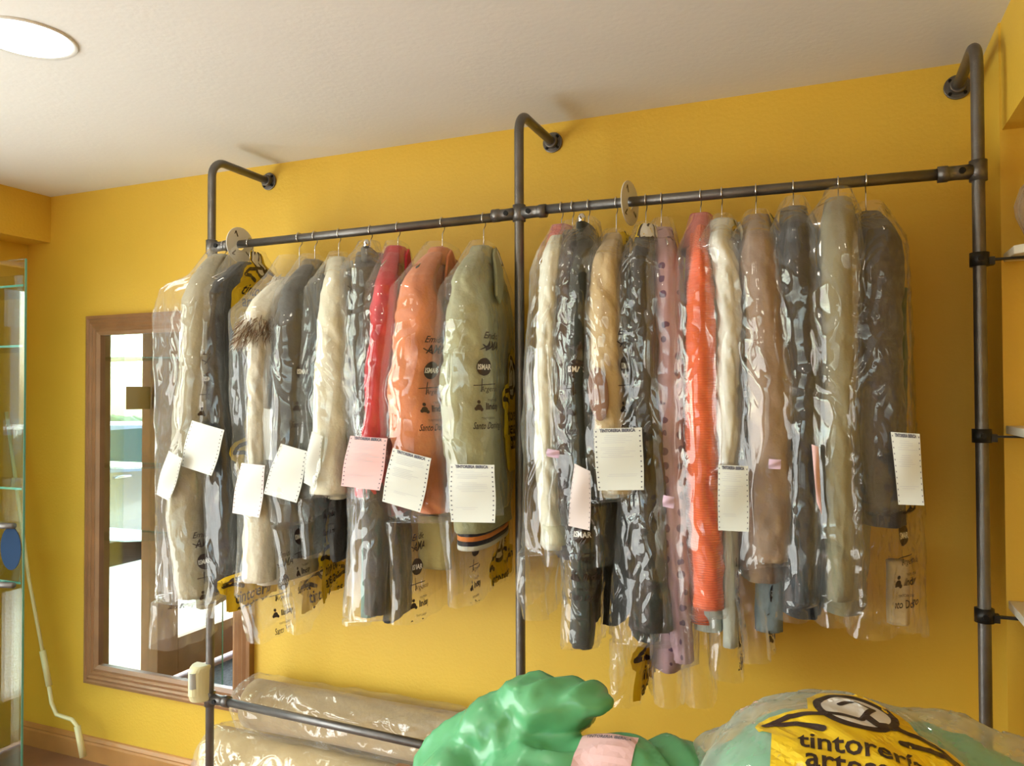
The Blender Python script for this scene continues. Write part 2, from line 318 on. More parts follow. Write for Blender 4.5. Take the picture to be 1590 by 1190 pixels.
# motion sensor on the left pole
ms = thing('motion_sensor', 'cream plastic motion sensor fixed to the left pole of the rack', 'sensor', (X1-.02, -DP-.03, 1.1*0+CZ-1.0))
zs0, zs1 = PY(316, 1093, -.34).z, PY(316, 1036, -.34).z
mb = MB(); rings = []
for z, sx, y0 in ((zs0, .028, -.345), (zs0+.006, .034, -.36), (zs0+.03, .03, -.372), (zs1-.02, .031, -.372), (zs1-.006, .034, -.362), (zs1, .032, -.352)):
    cx = X1-.022
    rings.append([Vector((cx+sx*math.cos(a), -.315+(y0+.315)*max(0, math.sin(a))*1.0, z)) for a in [math.pi*k/12 for k in range(13)]]+[Vector((cx-sx, -.306, z)), Vector((cx+sx, -.306, z))])
mb.loft(rings); mb.build('housing', M['cream'], ms, bevel=.0015)
mb = MB(); mb.loft([[Vector((X1-.022+.021*math.cos(a)+.004, -.318-.0565*math.sin(a), z)) for a in [math.pi*(.2+.6*k/10) for k in range(11)]]+[Vector((X1-.014, -.34, z))] for z in (zs0+.055, zs1-.018)])
mb.build('lens', M['lens'], ms)
# shelf brackets and shelves in the niche
for zz, yf, lab in ((CZ+.331, -.36, 'top'), (CZ-.085, -.47, 'middle'), (CZ-.505, -.56, 'bottom')):
    t = thing('shelf_bracket', 'black bracket clamped to the right pole under the %s white shelf' % lab, 'bracket', (X3, -DP, zz), 'black shelf brackets on the right pole')
    MB().tube([(X3, -DP, zz-.026), (X3, -DP, zz+.006)], .021, 20).build('clamp', M['bracket'], t, True)
    MB().box((X3+.018, -DP-.007, zz-.014), (XR+.16, -DP+.007, zz-.009)).box((X3+.018, -DP-.012, zz-.024), (X3+.03, -DP+.012, zz-.006)).build('arm', M['bracket'], t)
    q = MB(); disc(q, (X3, -DP-.022, zz-.01), (0, 1, 0), .006, .006, 12); q.build('bolt', M['screw'], t)
    x0 = XR+.004
    pl = [(x0, -.226), (x0, yf+.02), (x0+.02, yf), (x0+1.1, yf), (x0+1.1, -.226)]
    MBs = MB().loft([[Vector((x, y, z)) for x, y in pl] for z in (zz-.008, zz+.012)])
    tag(MBs.build('wall_shelf', M['shelf'], bevel=.002), 'white wall shelf at the right edge, %s one of three' % lab, 'shelf', 'white shelves in the niche')
# ------------------------------------------------------------------ mirror
mr = thing('wall_mirror', 'tall mirror in a ribbed brown wooden frame on the yellow wall', 'mirror', (-2.53, 0, .36))
mx0, mx1, mz0, mz1 = -2.985, -2.085, CZ-1.225, CZ+.355; fwid = .085
fp = [(0, -.0), (0, -.028), (.012, -.032), (.018, -.026), (.03, -.034), (.038, -.027), (.05, -.034), (.058, -.026), (.07, -.032), (fwid, -.024), (fwid, 0)]
corners = [(mx0, mz0, 1, 1), (mx1, mz0, -1, 1), (mx1, mz1, -1, -1), (mx0, mz1, 1, -1)]
for k in range(4):
    a, b = corners[k], corners[(k+1) % 4]
    MB().loft([[Vector((c[0]+c[2]*u, y, c[1]+c[3]*u)) for u, y in fp] for c in (a, b)]).build('frame_moulding', M['wood'], mr)
box('mirror_glass', (mx0+fwid-.005, -.012, mz0+fwid-.005), (mx1-fwid+.005, -.004, mz1-fwid+.005), M['mirror'], mr)
# ------------------------------------------------------------------ glass cabinet panels, crank rod, mat
gc = thing('glass_display_cabinet', 'frameless glass display cabinet with glass shelves at left edge', 'display cabinet', (-2.95, -.6, 0))
yp = -.5; xe = PY(42, 402, yp).x; zt = PY(43, 402, yp).z
for nm, a, b in (('front_panel', (xe-.75, yp-.008, .02), (xe, yp, zt)),):
    p = box(nm, a, b, M['glass'], gc); box('polished_edge', (xe, yp-.008, .02), (xe+.0012, yp, zt), M['glassedge'], p)
box('rear_panel', (xe-.75, yp+.24, .02), (-3.06, yp+.246, zt), M['glass'], gc)
for py in (447, 540, 760, 905):
    z = PY(20, py, yp+.01).z; sh = MB().loft([[Vector((x, y, zz)) for x, y in ((xe-.74, yp+.002), (xe-.02, yp+.002), (-3.06, yp+.238), (xe-.74, yp+.238))] for zz in (z, z+.008)]).build('glass_shelf', M['glass'], gc); box('shelf_edge', (xe-.74, yp+.001, z), (xe-.02, yp+.0018, z+.008), M['glassedge'], sh)
box('base', (xe-.75, yp-.01, 0), (xe-.3, yp+.25, .02), M['bagwhite'], gc)
for py in (820, 912):
    q = PY(8, py, yp-.02); MB().tube([(xe-.2, yp-.02, q.z), (xe-.03, yp-.02, q.z+.01)], .011, 12).build('hinge_bar', M['steel'], gc, True)
# oval blue sticker on the glass
st = MB(); c = PY(17, 852, yp-.0095); st.tube([(c.x, yp-.011, c.z), (c.x, yp-.009, c.z)], 1, 28)
for v in st.v: v.x = c.x+(v.x-c.x)*.055; v.z = c.z+(v.z-c.z)*.078
st.build('oval_sticker', mat('sticker_blue', (.01, .03, .07), .7, spec=.1), gc)
rod = thing('awning_crank_rod', 'cream awning crank rod leaning in the left corner by the skirting', 'crank rod', (-3.1, -.1, 0))
pp = [PY(10, 640, -.1), PY(45, 900, -.1), PY(75, 1058, -.1)]
MB().tube(pp, .0075, 12).build('rod', M['cream'], rod, True); MB().tube([pp[2]+(pp[1]-pp[2]).normalized()*.13, pp[2]-(pp[1]-pp[2]).normalized()*.02], .0125, 14).build('grip', M['cream'], rod, True)
cr = [pp[2], PY(80, 1092, -.1), PY(88, 1110, -.1), PY(112, 1118, -.1), PY(120, 1128, -.1), PY(125, 1150, -.1), PY(129, 1176, -.1)]
MB().tube(cr, .0085, 12).build('crank', M['cream'], rod, True); MB().tube([cr[-3], cr[-1]], .013, 14).build('handle_sleeve', M['cream'], rod, True)
tag(box('door_mat', (-3.3, -1.9, .001), (-2.1, -.75, .012), M['carpet'], bevel=.003), 'blue grey ribbed door mat seen at the bottom of the mirror', 'mat')
# ------------------------------------------------------------------ printed artwork
_tc = {}
def text2d(s, size, shear=0, off=0, res=2):
    """flat outline letters -> (verts, faces), left aligned at the origin"""
    k = (s, size, shear, off)
    if k not in _tc:
        cu = bpy.data.curves.new('t', 'FONT'); cu.body = s; cu.size = size; cu.shear = shear; cu.offset = off; cu.resolution_u = res
        o = bpy.data.objects.new('t', cu); C.objects.link(o); bpy.context.view_layer.update()
        me = bpy.data.meshes.new_from_object(o.evaluated_get(bpy.context.evaluated_depsgraph_get()))
        _tc[k] = ([(v.co.x, v.co.y) for v in me.vertices], [tuple(p.vertices) for p in me.polygons])
        bpy.data.objects.remove(o); bpy.data.curves.remove(cu); bpy.data.meshes.remove(me)
    return _tc[k]
class Art:
    """flat printed shapes, in metres: list of triangles with material and layer"""
    def __init__(s): s.v = []; s.f = []; s.m = []; s.l = []
    def put(s, v, f, k, layer):
        n = len(s.v); s.v += list(v); s.l += [layer]*len(v); s.f += [tuple(i+n for i in q) for q in f]; s.m += [k]*len(f)
    def text(s, t, x, y, size, k=0, layer=2, shear=0, off=0, width=None, rot=0):
        v, f = text2d(t, size, shear, off); xs = [p[0] for p in v]; sc = width/(max(xs)-min(xs)) if width else 1
        c, sn = math.cos(rot), math.sin(rot); s.put([(x+p[0]*sc*c-p[1]*sn, y+p[0]*sc*sn+p[1]*c) for p in v], f, k, layer)
    def poly(s, pts, k, layer): s.put(pts, [tuple(range(len(pts)))], k, layer)
    def ell(s, x, y, rx, ry, k, layer, n=36): s.poly([(x+rx*math.cos(2*math.pi*j/n), y+ry*math.sin(2*math.pi*j/n)) for j in range(n)], k, layer)
    def ring(s, x, y, r0, r1, k, layer, n=40):
        v = [(x+r*math.cos(2*math.pi*j/n), y+r*math.sin(2*math.pi*j/n)) for r in (r0, r1) for j in range(n)]
        s.put(v, [(j, (j+1) % n, n+(j+1) % n, n+j) for j in range(n)], k, layer)
    def stroke(s, pts, wd, k, layer):
        for a, b in zip(pts, pts[1:]):
            dx, dy = b[0]-a[0], b[1]-a[1]; l = math.hypot(dx, dy); nx, ny = -dy/l*wd/2, dx/l*wd/2
            s.put([(a[0]+nx, a[1]+ny), (a[0]-nx, a[1]-ny), (b[0]-nx, b[1]-ny), (b[0]+nx, b[1]+ny)], [(0, 1, 2, 3)], k, layer)
        for i, p in enumerate(pts): s.ell(p[0], p[1], wd/2, wd/2, k, layer+.1*(i % 2+1), 12)
    def fine(s, mx):
        """triangulate and cut long edges so the print follows a curved film"""
        bm = bmesh.new(); ly = bm.verts.layers.float.new('l'); vs = []
        for p, l in zip(s.v, s.l): q = bm.verts.new((p[0], p[1], 0)); q[ly] = l; vs.append(q)
        for f, k in zip(s.f, s.m):
            try: bm.faces.new([vs[i] for i in f]).material_index = k
            except ValueError: pass
        bmesh.ops.triangulate(bm, faces=bm.faces[:])
        for it in range(7):
            le = [e for e in bm.edges if e.calc_length() > mx]
            if not le: break
            bmesh.ops.subdivide_edges(bm, edges=le, cuts=1, use_grid_fill=False); bmesh.ops.triangulate(bm, faces=[f for f in bm.faces if len(f.verts) > 3])
        bm.verts.index_update(); r = ([(v.co.x, v.co.y) for v in bm.verts], [v[ly] for v in bm.verts], [tuple(v.index for v in f.verts) for f in bm.faces], [f.material_index for f in bm.faces]); bm.free(); return r
def emblem_art(W=.33):
    a = Art(); q = W
    def P(l): return [(x*q, y*q) for x, y in l]
    a.poly(P([(.0, .66), (.02, .72), (.08, .76), (.20, .79), (.25, .80), (.25, .95), (.30, 1.04), (.38, 1.11), (.50, 1.14), (.61, 1.11), (.69, 1.03), (.74, .92), (.77, .80), (.92, .76), (.98, .72), (1.0, .66), (.98, .60), (.92, .57), (.92, .18), (.89, .09), (.82, .03), (.70, 0), (.28, 0), (.17, .03), (.10, .10), (.08, .20), (.08, .57), (.02, .60)]), 1, 0)
    a.ring(.48*q, .86*q, .165*q, .205*q, 0, 1); a.ell(.48*q, .86*q, .166*q, .166*q, 2, .8)
    a.stroke(P([(.05, .66), (.16, .73), (.33, .75)]), .04*q, 0, 1.2); a.stroke(P([(.05, .66), (.20, .66), (.31, .62)]), .04*q, 0, 1.5)
    a.stroke(P([(.95, .66), (.83, .73), (.64, .76)]), .04*q, 0, 1.2); a.stroke(P([(.95, .66), (.80, .665), (.67, .64)]), .04*q, 0, 1.5)
    a.stroke(P([(.33, .76), (.50, .77), (.57, .92), (.48, .97), (.41, .91)]), .032*q, 0, 1.4); a.stroke(P([(.53, .80), (.57, .74), (.66, .76)]), .045*q, 0, 1.8)
    a.text('tintorerías', .20*q, .465*q,   .17*q, 0, 1.2, 0, .0009, width=.62*q); a.text('artesanas', .23*q, .345*q,   .17*q, 0, 1.2, 0, .0009, width=.57*q)
    a.poly(P([(.28, .23), (.31, .20), (.75, .20), (.78, .23), (.78, .29), (.75, .32), (.31, .32), (.28, .29)]), 0, 1.2); a.text('de oviedo', .34*q, .23*q, .095*q, 1, 2, .25, .0008, width=.38*q)
    return a
def column_art():
    a = Art()
    a.text('Emidio', .0, .255, .026, 0, 1, .45, .0002, width=.075); a.text('AMA', .008, .225, .034, 0, 1, .3, .0006, width=.07); a.stroke([(0, .238), (.03, .224)], .003, 0, 1)
    a.ell(.03, .178, .024, .024, 0, 1); a.text('ISMAR', .0085, .171, .02, 1, 2, .0, .0005, width=.043)
    a.stroke([(.0, .128), (.07, .132)], .0022, 0, 1); a.stroke([(.022, .112), (.024, .145)], .003, 0, 1); a.text('Argensola', .018, .112, .021, 0, 1, .35, 0, width=.075)
    a.ell(.012, .070, .009, .008, 0, 1, 12); a.ell(.012, .084, .005, .005, 0, 1, 10); a.ell(.004, .066, .005, .005, 0, 1, 10); a.ell(.02, .064, .005, .005, 0, 1, 10)
    a.text('TINTORERÍA', .04, .085, .009, 0, 1, 0, 0, width=.045); a.text('lindsay', .032, .064, .024, 0, 1, .15, .0009, width=.06)
    a.text('TINTORERÍA', .018, .037, .009, 0, 1, 0, 0, width=.05); a.text('Santo Domingo', -.008, .012, .026, 0, 1, .4, .0003, width=.108)
    return a
EMB = emblem_art().fine(.014); COL = column_art().fine(.02)
PM = [M['black'], M['bagyellow'], M['bagwhite']]
# the ink disc on the bags carries clear letters: letters take a pale ink
PMC = [M['black'], M['bagwhite'], M['bagwhite']]
# ------------------------------------------------------------------ garments, hangers and bags
def hdir(v): v = Vector((v.x, v.y, 0)); return v.normalized()
def make_hanger(hx, kind, zneck, ldir, label):
    rz = railz(hx)
    t = thing('clothes_hanger', label, 'hanger', (hx, -DP, zneck), 'hangers on the pipe rails'); r = PR+.003
    pts = []
    for k in range(13):
        a = math.radians(-50+230*k/12); pts.append(Vector((hx, -DP, rz))+Vector((ldir.x*r*math.cos(a)*.35, ldir.y*r*math.cos(a), r*math.sin(a))))
    pts += [Vector((hx, -DP-ldir.y*r*.8, rz-.018))+ldir*.0, Vector((hx, -DP, rz-.034)), Vector((hx, -DP, lerp(rz-.034, zneck, .5))), Vector((hx, -DP, zneck-.01))]
    MB().tube(pts, .0017, 8).build('hook', M['chrome'], t, True)
    c = Vector((hx, -DP, zneck-.012))
    if kind == 'clip':
        b = MB(); b.tube([c-ldir*.17, c+ldir*.17], .0022, 8); b.build('bar', M['chrome'], t, True)
        for s in (-.13, .13):
            q = MB(); p = c+ldir*s; q.tube([p+Vector((0, 0, .014)), p+Vector((0, 0, .004)), p-Vector((0, 0, .02))], [.006, .011, .009], 10); q.build('clip', M['chrome'], t, True)
    else:
        mm = M['bracket'] if kind == 'plastic' else M['chrome']; rr = .006 if kind == 'plastic' else .0018; b = MB()
        pts = [c+ldir*u*.19-Vector((0, 0, .075*abs(u)**1.3)) for u in [-1+k/6 for k in range(13)]]
        b.tube(pts, rr, 8); b.build('shoulder_bar', mm, t, True); b = MB(); b.tube([pts[0], pts[-1]], rr*.8, 8); b.build('trouser_bar', mm, t, True)
    return t
def cloth_ring(c, e1, e2, a, b, n, pw, seed, z, amp, fold=1):
    out = []
    for j in range(n):
        th = 2*math.pi*j/n; cs, sn = math.cos(th), math.sin(th)
        x = math.copysign(abs(cs)**pw, cs)*a; y = math.copysign(abs(sn)**pw, sn)*b
        d = amp*(nz(cs*1.7*fold+seed, sn*1.7*fold, z*5)+.6*nz(cs*5+seed, sn*5, z*13)+.5*nz(cs*9*fold, sn*9+seed, z*3)+.9*(abs(nz(cs*2.2+z*4+seed, sn*2.2, z*9))*2-.6))
        out.append(c+e1*(x+cs*d)+e2*(y+sn*d))
    return out
def garment(g):
    """g: one bagged garment. px measurements set only where it hangs; it has its own depth and thickness"""
    seed = g['seed'] = random.uniform(0, 90); hx = PY(g['hook'], 340, -DP).x; Yn = g.get('Yn', -.49)
    lv = g['lv']; H = Vector((hx, -DP, 0))
    z_neck = PY(g['hook'], g['neck'], -DP).z
    def near(z_or_row):
        py, xl, xr = z_or_row; c = PY((xl+xr)/2, py, Yn); v = c-CAM; dep = v.dot(FW); cosa = dep/v.length
        return (c, (xr-xl)/2/FPX*dep*cosa)
    tab = []
    for row in lv:
        c, r = near(row); tab.append((-c.z, c.x, c.y, r))
    g['tab'] = tab
    v0 = Vector((tab[0][1], tab[0][2], 0)); vm = Vector((tab[min(2, len(tab)-1)][1], tab[min(2, len(tab)-1)][2], 0))
    ld = hdir((v0+vm)/2-H); g['ld'] = ld; td = Vector((-ld.y, ld.x, 0)); td = td if td.x > 0 else -td; g['td'] = td
    nm = g['name']; m = g.get('mat') or fab(g['col'], **g.get('fab', {}))
    T = thing(nm, g['label'], g['cat'], (hx, -DP, z_neck-.1), g.get('group'))
    z_sh = -tab[0][0]; z_hem = PY(g['hook'], g['hem'], -DP).z; th = g.get('th', .042)*1.25; n = 36; amp = g.get('amp', .0055)
    half = g.get('half', .185)
    if g.get('type', 'top') == 'top':
        rings = []; N = 42
        for i in range(N+1):
            t = i/N
            if t < .16:
                u = t/.16; z = lerp(z_neck, z_sh, u); a = lerp(.05, half, min(1, u**.9)); b = lerp(.03, th, u)
            else:
                u = (t-.16)/.84; z = lerp(z_sh, z_hem, u); a = half*(1-.08*math.sin(u*math.pi))+.018*u; b = th*(1+.25*math.sin(u*2.6))
            rings.append(cloth_ring(H+Vector((0, 0, z)), ld, td, a, b, n, .8, seed, z, amp*(.4+u), 1))
        MB().loft(rings).build('body', m, T, True)
        if g.get('skirt'):
            zz = PY(g['hook'], g['skirt'][0], -DP).z; rings = [cloth_ring(H+Vector((0, 0, lerp(z_hem+.05, zz, i/14))), ld, td, half*.8*lerp(.8, 1, i/14), th*.7, n, .8, seed+5, i*.05, amp*1.2, 2) for i in range(15)]
            MB().loft(rings).build('lower_panel', fab(g['skirt'][1]), T, True)
        # near sleeve follows measured outline, far sleeve mirrors it through the hook
        e1 = None; rings = []; rf = []; z_end = -tab[-1][0]; N = 70
        for i in range(N+1):
            z = lerp(z_sh, z_end, i/N); x, y, r = interp(tab, -z); c = Vector((x, y, z)); v = Vector((x, y+D, 0)).normalized(); s1 = Vector((v.y, -v.x, 0))
            dd = max(min(r*1.1, .06), .034)
            if i == 0: r *= .93; dd *= .93
            ring = cloth_ring(c, s1, v, r, dd, 30, .95, seed+3, z, amp*.9)
            for k_, p_ in enumerate(ring):
                a_ = k_/30*2*math.pi; w_ = (.3-abs(nz(z*21+math.cos(a_)*1.3+seed, math.sin(a_)*1.6, seed)))*.011*min(1, i/4)
                ring[k_] = p_+(p_-c).normalized()*min(w_, .0035)
            rings.append(ring)
            rr = min(max(r, .03), .055); off = H-Vector((x, y, 0)); k = min(off.length, .20); c2 = H+off.normalized()*k*.98; c2.z = z; rf.append(cloth_ring(c2, s1, v, rr, min(dd, .05), 20, .95, seed+8, z, amp))
        def slope(rs, top, sgn_):
            out = []; c0 = H+ld*(.045*sgn_); c0 = Vector((c0.x, c0.y, z_neck-.006)); cc = sum(rs[0], Vector())/len(rs[0])
            for k in range(7):
                t = k/7; e = t**1.25; q = Vector((lerp(c0.x, cc.x, t), lerp(c0.y, cc.y, t), lerp(c0.z, cc.z+.004, e))); sc = lerp(.45, 1.0, t**.6)
                out.append([q+Vector(((p.x-cc.x)*sc, (p.y-cc.y)*sc, 0)) for p in rs[0]])
            return out+rs[1:]
        rings = slope(rings, 0, 1); rf = slope(rf, 0, -1)
        sm = g.get('smat') or m
        MB().loft(rings).build('sleeve', sm, T, True); MB().loft(rf).build('sleeve', sm, T, True)
        if g.get('cuff'):
            zc, cm = g['cuff']; rings = []
            for i in range(6):
                z = z_end+.035-zc*i/5*1.0; x, y, r = interp(tab, -max(z, z_end)); v = Vector((x, y+D, 0)).normalized(); s1 = Vector((v.y, -v.x, 0)); rings.append(cloth_ring(Vector((x, y, z)), s1, v, r*.93+.002, .042, 24, .95, seed+3, z, amp*.4))
            MB().loft(rings).build('cuff', cm, T, True)
        if g.get('collar'):
            cm = g['collar'] if not isinstance(g['collar'], bool) else m
            rings = []
            for z, a, b in ((z_neck-.004, .03, .02), (z_neck+.012, .043, .03), (z_neck+.006, .052, .034), (z_neck-.02, .072, .04), (z_neck-.046, .098, .046), (z_neck-.052, .085, .04)):
                rings.append(cloth_ring(H+ld*.012+Vector((0, 0, z)), ld, td, a, b, 28, .9, seed+6, z, .004))
            MB().loft(rings).build('collar', cm, T, True)
            lp = [(.035, .004), (.075, -.022), (.118, -.085), (.122, -.150), (.080, -.168), (.040, -.120), (.018, -.06)]
            for sg in (1,):
                vv = []; ns = len(lp)
                for dth in (.004, .012):
                    for l, dz in lp: vv.append(H+ld*l+td*sg*(lerp(.03, th, min(1, -min(dz, 0)/.08))+dth+.004)+Vector((0, 0, z_neck+dz)))
                q = MB(); q.add(vv, [tuple(range(ns))[::-1], tuple(range(ns, 2*ns))]+[(k, (k+1) % ns, ns+(k+1) % ns, ns+k) for k in range(ns)]); q.build('lapel', cm, T, bevel=.003)
    else:  # trousers or skirt folded and clipped: two flat legs
        w1 = g.get('half', .14)
        zt = z_sh; zn = -tab[-1][0]
        for s in (-1, 1):
            rings = []
            for i in range(30):
                u = i/29; z = lerp(z_neck-.012, zn if s < 0 else z_hem, u); x, y, r = interp(tab, -z)
                ce = Vector((x, y, 0)) if s < 0 else H-ld*.06
                wv = r if s < 0 else w1*.6
                v = Vector((x, y+D, 0)).normalized(); s1 = Vector((v.y, -v.x, 0))
                c = H.lerp(ce, min(1, .15+u*7)) if s < 0 else ce
                rings.append(cloth_ring(c+Vector((0, 0, z)), s1 if s < 0 else ld, v if s < 0 else td, wv, .05 if s < 0 else .022, 28, .8, seed+s, z, amp, 1.6))
            MB().loft(rings).build('leg', m, T, True)
        rings = [cloth_ring(H+Vector((0, 0, z_neck-.01-.045*i/3)), ld, td, w1*1.02, .024, 28, .8, seed, i, .002) for i in range(4)]
        MB().loft(rings).build('waistband', m, T, True)
    for ex in g.get('extra', []): ex(T, g)
    if g.get('hanger', 'wire'): make_hanger(hx, g.get('hanger', 'wire'), z_neck+.012, ld, g['hlabel'])
    g['H'] = H; g['z_neck'] = z_neck; g['z_sh'] = z_sh
    make_bag(g)
    return T
def chull(pts):
    p = sorted(set((round(a, 5), round(b, 5)) for a, b in pts))
    def half(q):
        o = []
        for x in q:
            while len(o) > 1 and (o[-1][0]-o[-2][0])*(x[1]-o[-2][1])-(o[-1][1]-o[-2][1])*(x[0]-o[-2][0]) <= 0: o.pop()
            o.append(x)
        return o[:-1]
    return half(p)+half(p[::-1])
def make_bag(g):
    H, ld, td, tab, seed = g['H'], g['ld'], g['td'], g['tab'], g['seed']+40
    ztop = PY(g['hook'], g.get('btop', g['neck']-12), -DP).z; blv = []
    for py, xl in g['blv']:
        c = PY(xl, py, -.52); blv.append((-c.z, c.x, c.y))
    zbot = -blv[-1][0]; zfar = PY(g['hook'], g['bfar'], -DP).z if 'bfar' in g else zbot
    NZ, NR = 96, 96; bt = g.get('bt', .062); z_sh = g['z_sh']; grid = []; crisp = g.get('crisp', 0)
    ext = []
    for py, xr in g.get('ext', []): c = PY(xr, py, -.32); ext.append((-c.z, c.x, c.y))
    z_hem = PY(g['hook'], g['hem'], -DP).z; z_sl = -tab[-1][0]; leg = g.get('type') == 'legs'
    thk = g.get('th', .042)*1.25+.014 if not leg else .04; hf = g.get('half', .185)+.012
    def circ(pts, c, e1, e2, a, b, n=16):
        for k in range(n): an = 2*math.pi*k/n; p = c+e1*(a*math.cos(an))+e2*(b*math.sin(an)); pts.append((p.x, p.y))
    for i in range(NZ+1):
        u = i/NZ; zr = lerp(ztop, (zbot+zfar)/2, u); q = interp(blv, -zr); near = Vector((q[0], q[1], 0)); far = H-ld*g.get('bhalf', .225)
        ta = min(1, max(0, (ztop-zr)/max(.02, ztop-z_sh+.004))); sh = ta**.75
        L = (near-far).normalized(); T = Vector((-L.y, L.x, 0)); T = T if T.x > 0 else -T
        low = min(1, max(0, (z_hem-zr)/.12)); pts = []
        nt_ = (H+ld*.03).lerp(near, sh); ft_ = (H-ld*.03).lerp(far, sh)
        circ(pts, nt_-L*.012, L, T, .012, .014+.012*sh); circ(pts, ft_, L, T, .012, .02+.012*sh)
        if ext and sh > .95: e = interp(ext, -zr); circ(pts, Vector((e[0]-.012, e[1], 0)), L, T, .012, .012)
        circ(pts, (H if sh < 1 else (near+far)/2), ld, td, max(.03, min(hf*sh+.02, hf)), lerp(.03, lerp(thk, max(.022, bt*.55), low), sh), 24)
        if zr > z_sl-.02:
            x, y, r = interp(tab, -min(zr, z_sh)); v = Vector((x, y+D, 0)).normalized(); s1 = Vector((v.y, -v.x, 0)); c = (H+ld*.045).lerp(Vector((x, y, 0)), ta)
            k = lerp(.5, 1, ta); dd = max(min(r*1.1, .06), .034)
            circ(pts, c, s1, v, r*k+.011, dd*k+.011, 20)
            c2 = H-(c-H).normalized()*min((c-H).length, .2)
            if not leg: circ(pts, c2, s1, v, min(max(r, .03), .055)*k+.009, min(dd, .05)*k+.009, 14)
        hull = chull(pts); cx = sum(p[0] for p in hull)/len(hull); cy = sum(p[1] for p in hull)/len(hull)
        cen = (near+far)/2 if sh >= 1 else Vector((cx, cy, 0))
        # order: start at the near tip, run over the +X face
        st = max(range(len(hull)), key=lambda k: (Vector((*hull[k], 0))-cen).dot(L)); hull = hull[st:]+hull[:st]
        area_ = sum(hull[k][0]*hull[(k+1) % len(hull)][1]-hull[(k+1) % len(hull)][0]*hull[k][1] for k in range(len(hull)))
        if (area_ > 0) != (L.cross(T).z > 0): hull = [hull[0]]+hull[1:][::-1]
        hp = [Vector((*p, 0)) for p in hull]; al = [0]
        for k in range(len(hp)): al.append(al[-1]+(hp[(k+1) % len(hp)]-hp[k]).length)
        ring = []; k = 0
        for j in range(NR):
            sj = al[-1]*j/NR
            while al[k+1] < sj: k += 1
            ring.append(hp[k].lerp(hp[(k+1) % len(hp)], (sj-al[k])/max(1e-9, al[k+1]-al[k])))
        for _ in range(2): ring = [(ring[j-1]+ring[j]*2+ring[(j+1) % NR])/4 for j in range(NR)]
        row = []; lowz = max(0, (z_sh-zr)/max(.1, z_sh-zbot)); fr = lerp(.35, 1, lowz)*sh
        for j in range(NR):
            a1 = ring[j-1]; a2 = ring[(j+1) % NR]; tn = (a2-a1).normalized(); nn = Vector((tn.y, -tn.x, 0))
            if nn.dot(ring[j]-cen) < 0: nn = -nn
            phi = 2*math.pi*j/NR; cs, sn = math.cos(phi), math.sin(phi)
            zb = lerp(zbot, zfar, (1-cs)/2)+.014*nz(cs*2+seed, sn*2, 3); z = lerp(ztop, zb, u)
            wx = nz(cs*1.5+seed, sn*1.5, z*2)*.9
            r1 = abs(nz(cs*2.6+seed+wx, sn*2.6, z*2.6+cs)); r2 = abs(nz(cs*6+seed, sn*6+wx*2, z*6)); r3 = abs(nz(cs*12+wx, sn*12+seed, z*17))
            d = .001+fr*(.028*(.38-r1)*1.0+.012*(.3-r2))+.0035*(.3-r3)*(3.2 if crisp else 1.4)
            d = max(d, .0 if low < .5 else -.02)
            row.append(Vector((ring[j].x, ring[j].y, z))+nn*d)
        grid.append(row)
    t = thing('garment_bag', g['blabel'], 'plastic bag', (H.x, H.y, ztop), 'clear dry cleaning bags on the rails')
    v = [p for r in grid for p in r]; f = [(i*NR+j, i*NR+(j+1) % NR, (i+1)*NR+(j+1) % NR, (i+1)*NR+j) for i in range(NZ) for j in range(NR)]
    link('film', v, f, M['crisp'] if crisp else M['film'], t, True)
    mid = grid[NZ//2]; arc = [0]
    for j in range(NR): arc.append(arc[-1]+(mid[(j+1) % NR]-mid[j]).length)
    def smp(s, z, off):
        s %= arc[-1]; j = 0
        while arc[j+1] < s: j += 1
        fj = (s-arc[j])/(arc[j+1]-arc[j]); lo, hi = 0, NZ-1
        j2 = (j+1) % NR
        while lo < hi:
            m_ = (lo+hi+1)//2
            if grid[m_][j].z >= z: lo = m_
            else: hi = m_-1
        a, b, c, d = grid[lo][j], grid[lo][j2], grid[lo+1][j], grid[lo+1][j2]
        dz = a.z-c.z; fi = (a.z-z)/dz if abs(dz) > 1e-6 else 0
        p = a.lerp(b, fj).lerp(c.lerp(d, fj), fi); nn = (b-a).cross(a-c)
        if nn.length < 1e-9: nn = Vector((1, 0, 0))
        nn.normalize(); cc = sum((grid[lo][k] for k in range(0, NR, 8)), Vector())/(NR//8)
        if nn.dot(p-cc) < 0: nn = -nn
        return p+nn*off
    def hemz(s):
        s %= arc[-1]; j = 0
        while arc[j+1] < s: j += 1
        return grid[NZ][j].z+.006
    sgn = 1  # rising arc length runs from the near edge over the +X face
    def stamp(art, s0, z0, name, mats, rot=0, clip=-9):
        v, l, f, mi = art; c, sn = math.cos(rot), math.sin(rot); zmax = ztop-.01; zmin = max(min(zbot, zfar)-.03, clip)+.01; vv = []; ok = []
        for (x, y), ly in zip(v, l):
            X, Y = x*c-y*sn, x*sn+y*c; z = z0+Y; ok.append(zmin < z < zmax and z > hemz(s0+X)); vv.append(smp(s0+X, min(max(z, zmin), zmax), .0010+.0006*ly))
        ff = [(q, m_) for q, m_ in zip(f, mi) if all(ok[i] for i in q)]
        if ff: link(name, vv, [q for q, _ in ff], mats, t, False, [m_ for _, m_ in ff])
    for py in g.get('cols', []):
        z = PY(g.get('colx', g['hook']), py, -.5).z; stamp(COL, g.get('cs', .035), z-.135, 'printed_names', PMC)
    for py, s in g.get('embs', []):
        z = PY(g['hook'], py, -.3).z; stamp(EMB, s, z-.18, 'printed_emblem', PM)
    if 'etop' in g: stamp(EMB, g['etop'][0], g['z_neck']-g['etop'][1], 'printed_emblem', PM, 0, g['z_neck']-.055)
    for k in g.get('tickets', []): ticket(t, *k)
